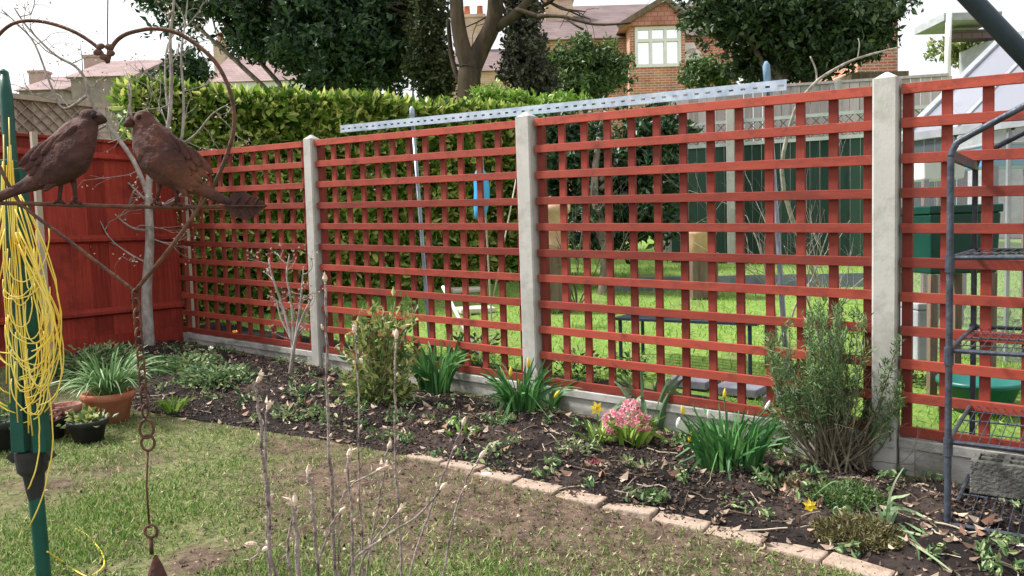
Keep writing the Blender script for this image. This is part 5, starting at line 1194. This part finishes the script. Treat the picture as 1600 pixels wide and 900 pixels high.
# ---------------------------------------------------------------- loose sticks and straw on the soil
random.seed(77)
b = MB()
for _ in range(240):
    u = random.uniform(-1.2, 4.6); v = random.random() * vedge(u); a = random.uniform(0, 6.28); L = random.uniform(.04, .2); q = FP(u, v, bedh(u, v) + .008); pts = []
    for i in range(5):
        w_ = q + Vector((math.cos(a), math.sin(a), 0)) * L * (i / 4 - .5) + Vector((random.gauss(0, .004), random.gauss(0, .004), 0)); uu_, vv_ = uv(w_); w_.z = bedh(uu_, max(0, min(vedge(uu_), vv_))) + .007; pts.append(w_)
    b.tube(pts, random.uniform(.0012, .0032), 5)
tag(b.build('twig_litter', mat('straw', (.14, .10, .07), (.5, .42, .32), 6, .9, 0, island=.8)), 'pale sticks and straw lying over the flower bed soil', 'litter', kind='stuff')
# dark low growth and paving just behind the trellis foot
rosette_far = [('dark green low plant just behind the trellis foot right of the middle post', 905, 588, 130, 40, L_ivy), ('mottled low plant behind the trellis foot left of the middle post', 745, 560, 160, 42, L_ivy), ('leafy low plant behind the trellis between hyacinth and middle post', 985, 590, 120, 32, L_bush)]
for lab, x, y, n, sz, lm in rosette_far: rosette(lab, x, y, n, sz, lm, 30, .5)
for k, (x, y) in enumerate(((1085, 600), (1160, 612), (1240, 628))):
    g = G(x, y); o = MB().box(g + Vector((0, 0, .02)), U * .13, V * .13, Vector((0, 0, .025))).build('paving_slab', mat('slate_slab', (.13, .13, .16), (.24, .24, .28), 6, .85, .3), org=g, bevel=.006)
    tag(o, ('leftmost', 'middle', 'rightmost')[k] + ' of three blue-grey slabs on the ground behind the trellis', 'slab', 'slabs behind the trellis')

# crumbs on the worn lawn, larger curled leaves on the bed
b = MB(); pts = []
while len(pts) < 6500:
    p = G(random.uniform(-60, 1450), random.uniform(640, 960)); u, v = uv(p)
    if v > vedge(u) + .02 and random.random() < .2 + mudness(p.x, p.y): pts.append((p.x, p.y, gz(p.x, p.y) + .012 * nz(u, v, 3) + .002))
b.leaves(np.array(pts), .009, .6, None, .4, flat=.4, ovate=True, var=.8)
tag(b.build('lawn_crumbs', mat('lawn_crumb', (.03, .02, .015), (.42, .33, .24), 5, .9, .1, island=.9, c3=(.15, .11, .08), lo=.1, hi=.9)), 'small soil crumbs and dry scraps on the worn muddy lawn', 'litter', kind='stuff')
b = MB(); pts = []
for (x, y, rx, ry, n) in ((1230, 775, 60, 14, 12), (960, 745, 90, 20, 9), (1250, 800, 30, 14, 6), (1560, 850, 60, 30, 10), (1180, 745, 60, 14, 8), (760, 690, 110, 30, 16), (700, 660, 60, 20, 10), (560, 600, 80, 30, 12), (440, 640, 60, 20, 10)):
    for _ in range(n):
        p = G(random.gauss(x, rx * .5), random.gauss(y, ry * .5)); u, v = uv(p); pts.append((p.x, p.y, bedh(u, max(0, min(v, vedge(u)))) + .012))
b.leaves(np.array(pts), .042, .62, None, .7, flat=.82, ovate=True, var=.4)
tag(b.build('curled_leaves', mat('curled_leaf', (.14, .075, .05), (.62, .5, .4), 5, .85, .2, island=.85, c3=(.42, .24, .17), lo=.1, hi=.9)), 'larger curled brown and tan leaves lying in drifts on the bed', 'litter', kind='stuff')

b = MB(); pts = []; ds = []
for _ in range(170):
    u = random.uniform(-1.2, 5.2); v = vedge(u) * random.random() ** .8; n = random.randint(8, 40); r_ = random.uniform(.02, .08)
    for k in range(n):
        a = random.uniform(0, 6.283); rr = r_ * math.sqrt(random.random()); uu_ = u + rr * math.cos(a); vv_ = max(0, min(vedge(u), v + rr * math.sin(a))); q = FP(uu_, vv_, bedh(uu_, vv_) + .01 + random.random() * .02); pts.append(tuple(q)); ds.append((math.cos(a), math.sin(a), .6))
b.leaves(np.array(pts), .024, .5, np.array(ds), .25, .6, ovate=True, var=.6)
tag(b.build('seedlings', L_gcov), 'small green weeds and seedlings dotted over the flower bed soil', 'weeds', kind='stuff')

# clutter of the neighbouring plot seen through the right end trellis
rosette('pale leafed plant behind the wire rack shelf', 1575, 560, 90, 30, L_lime, 60, .5)
rosette('low dark plant on the neighbouring lawn behind the right end trellis', 1440, 600, 130, 30, L_ivy, 26, .5)
rosette('leafy dark plant behind the trellis foot near the rosemary', 1230, 600, 110, 28, L_ivy, 30, .5)
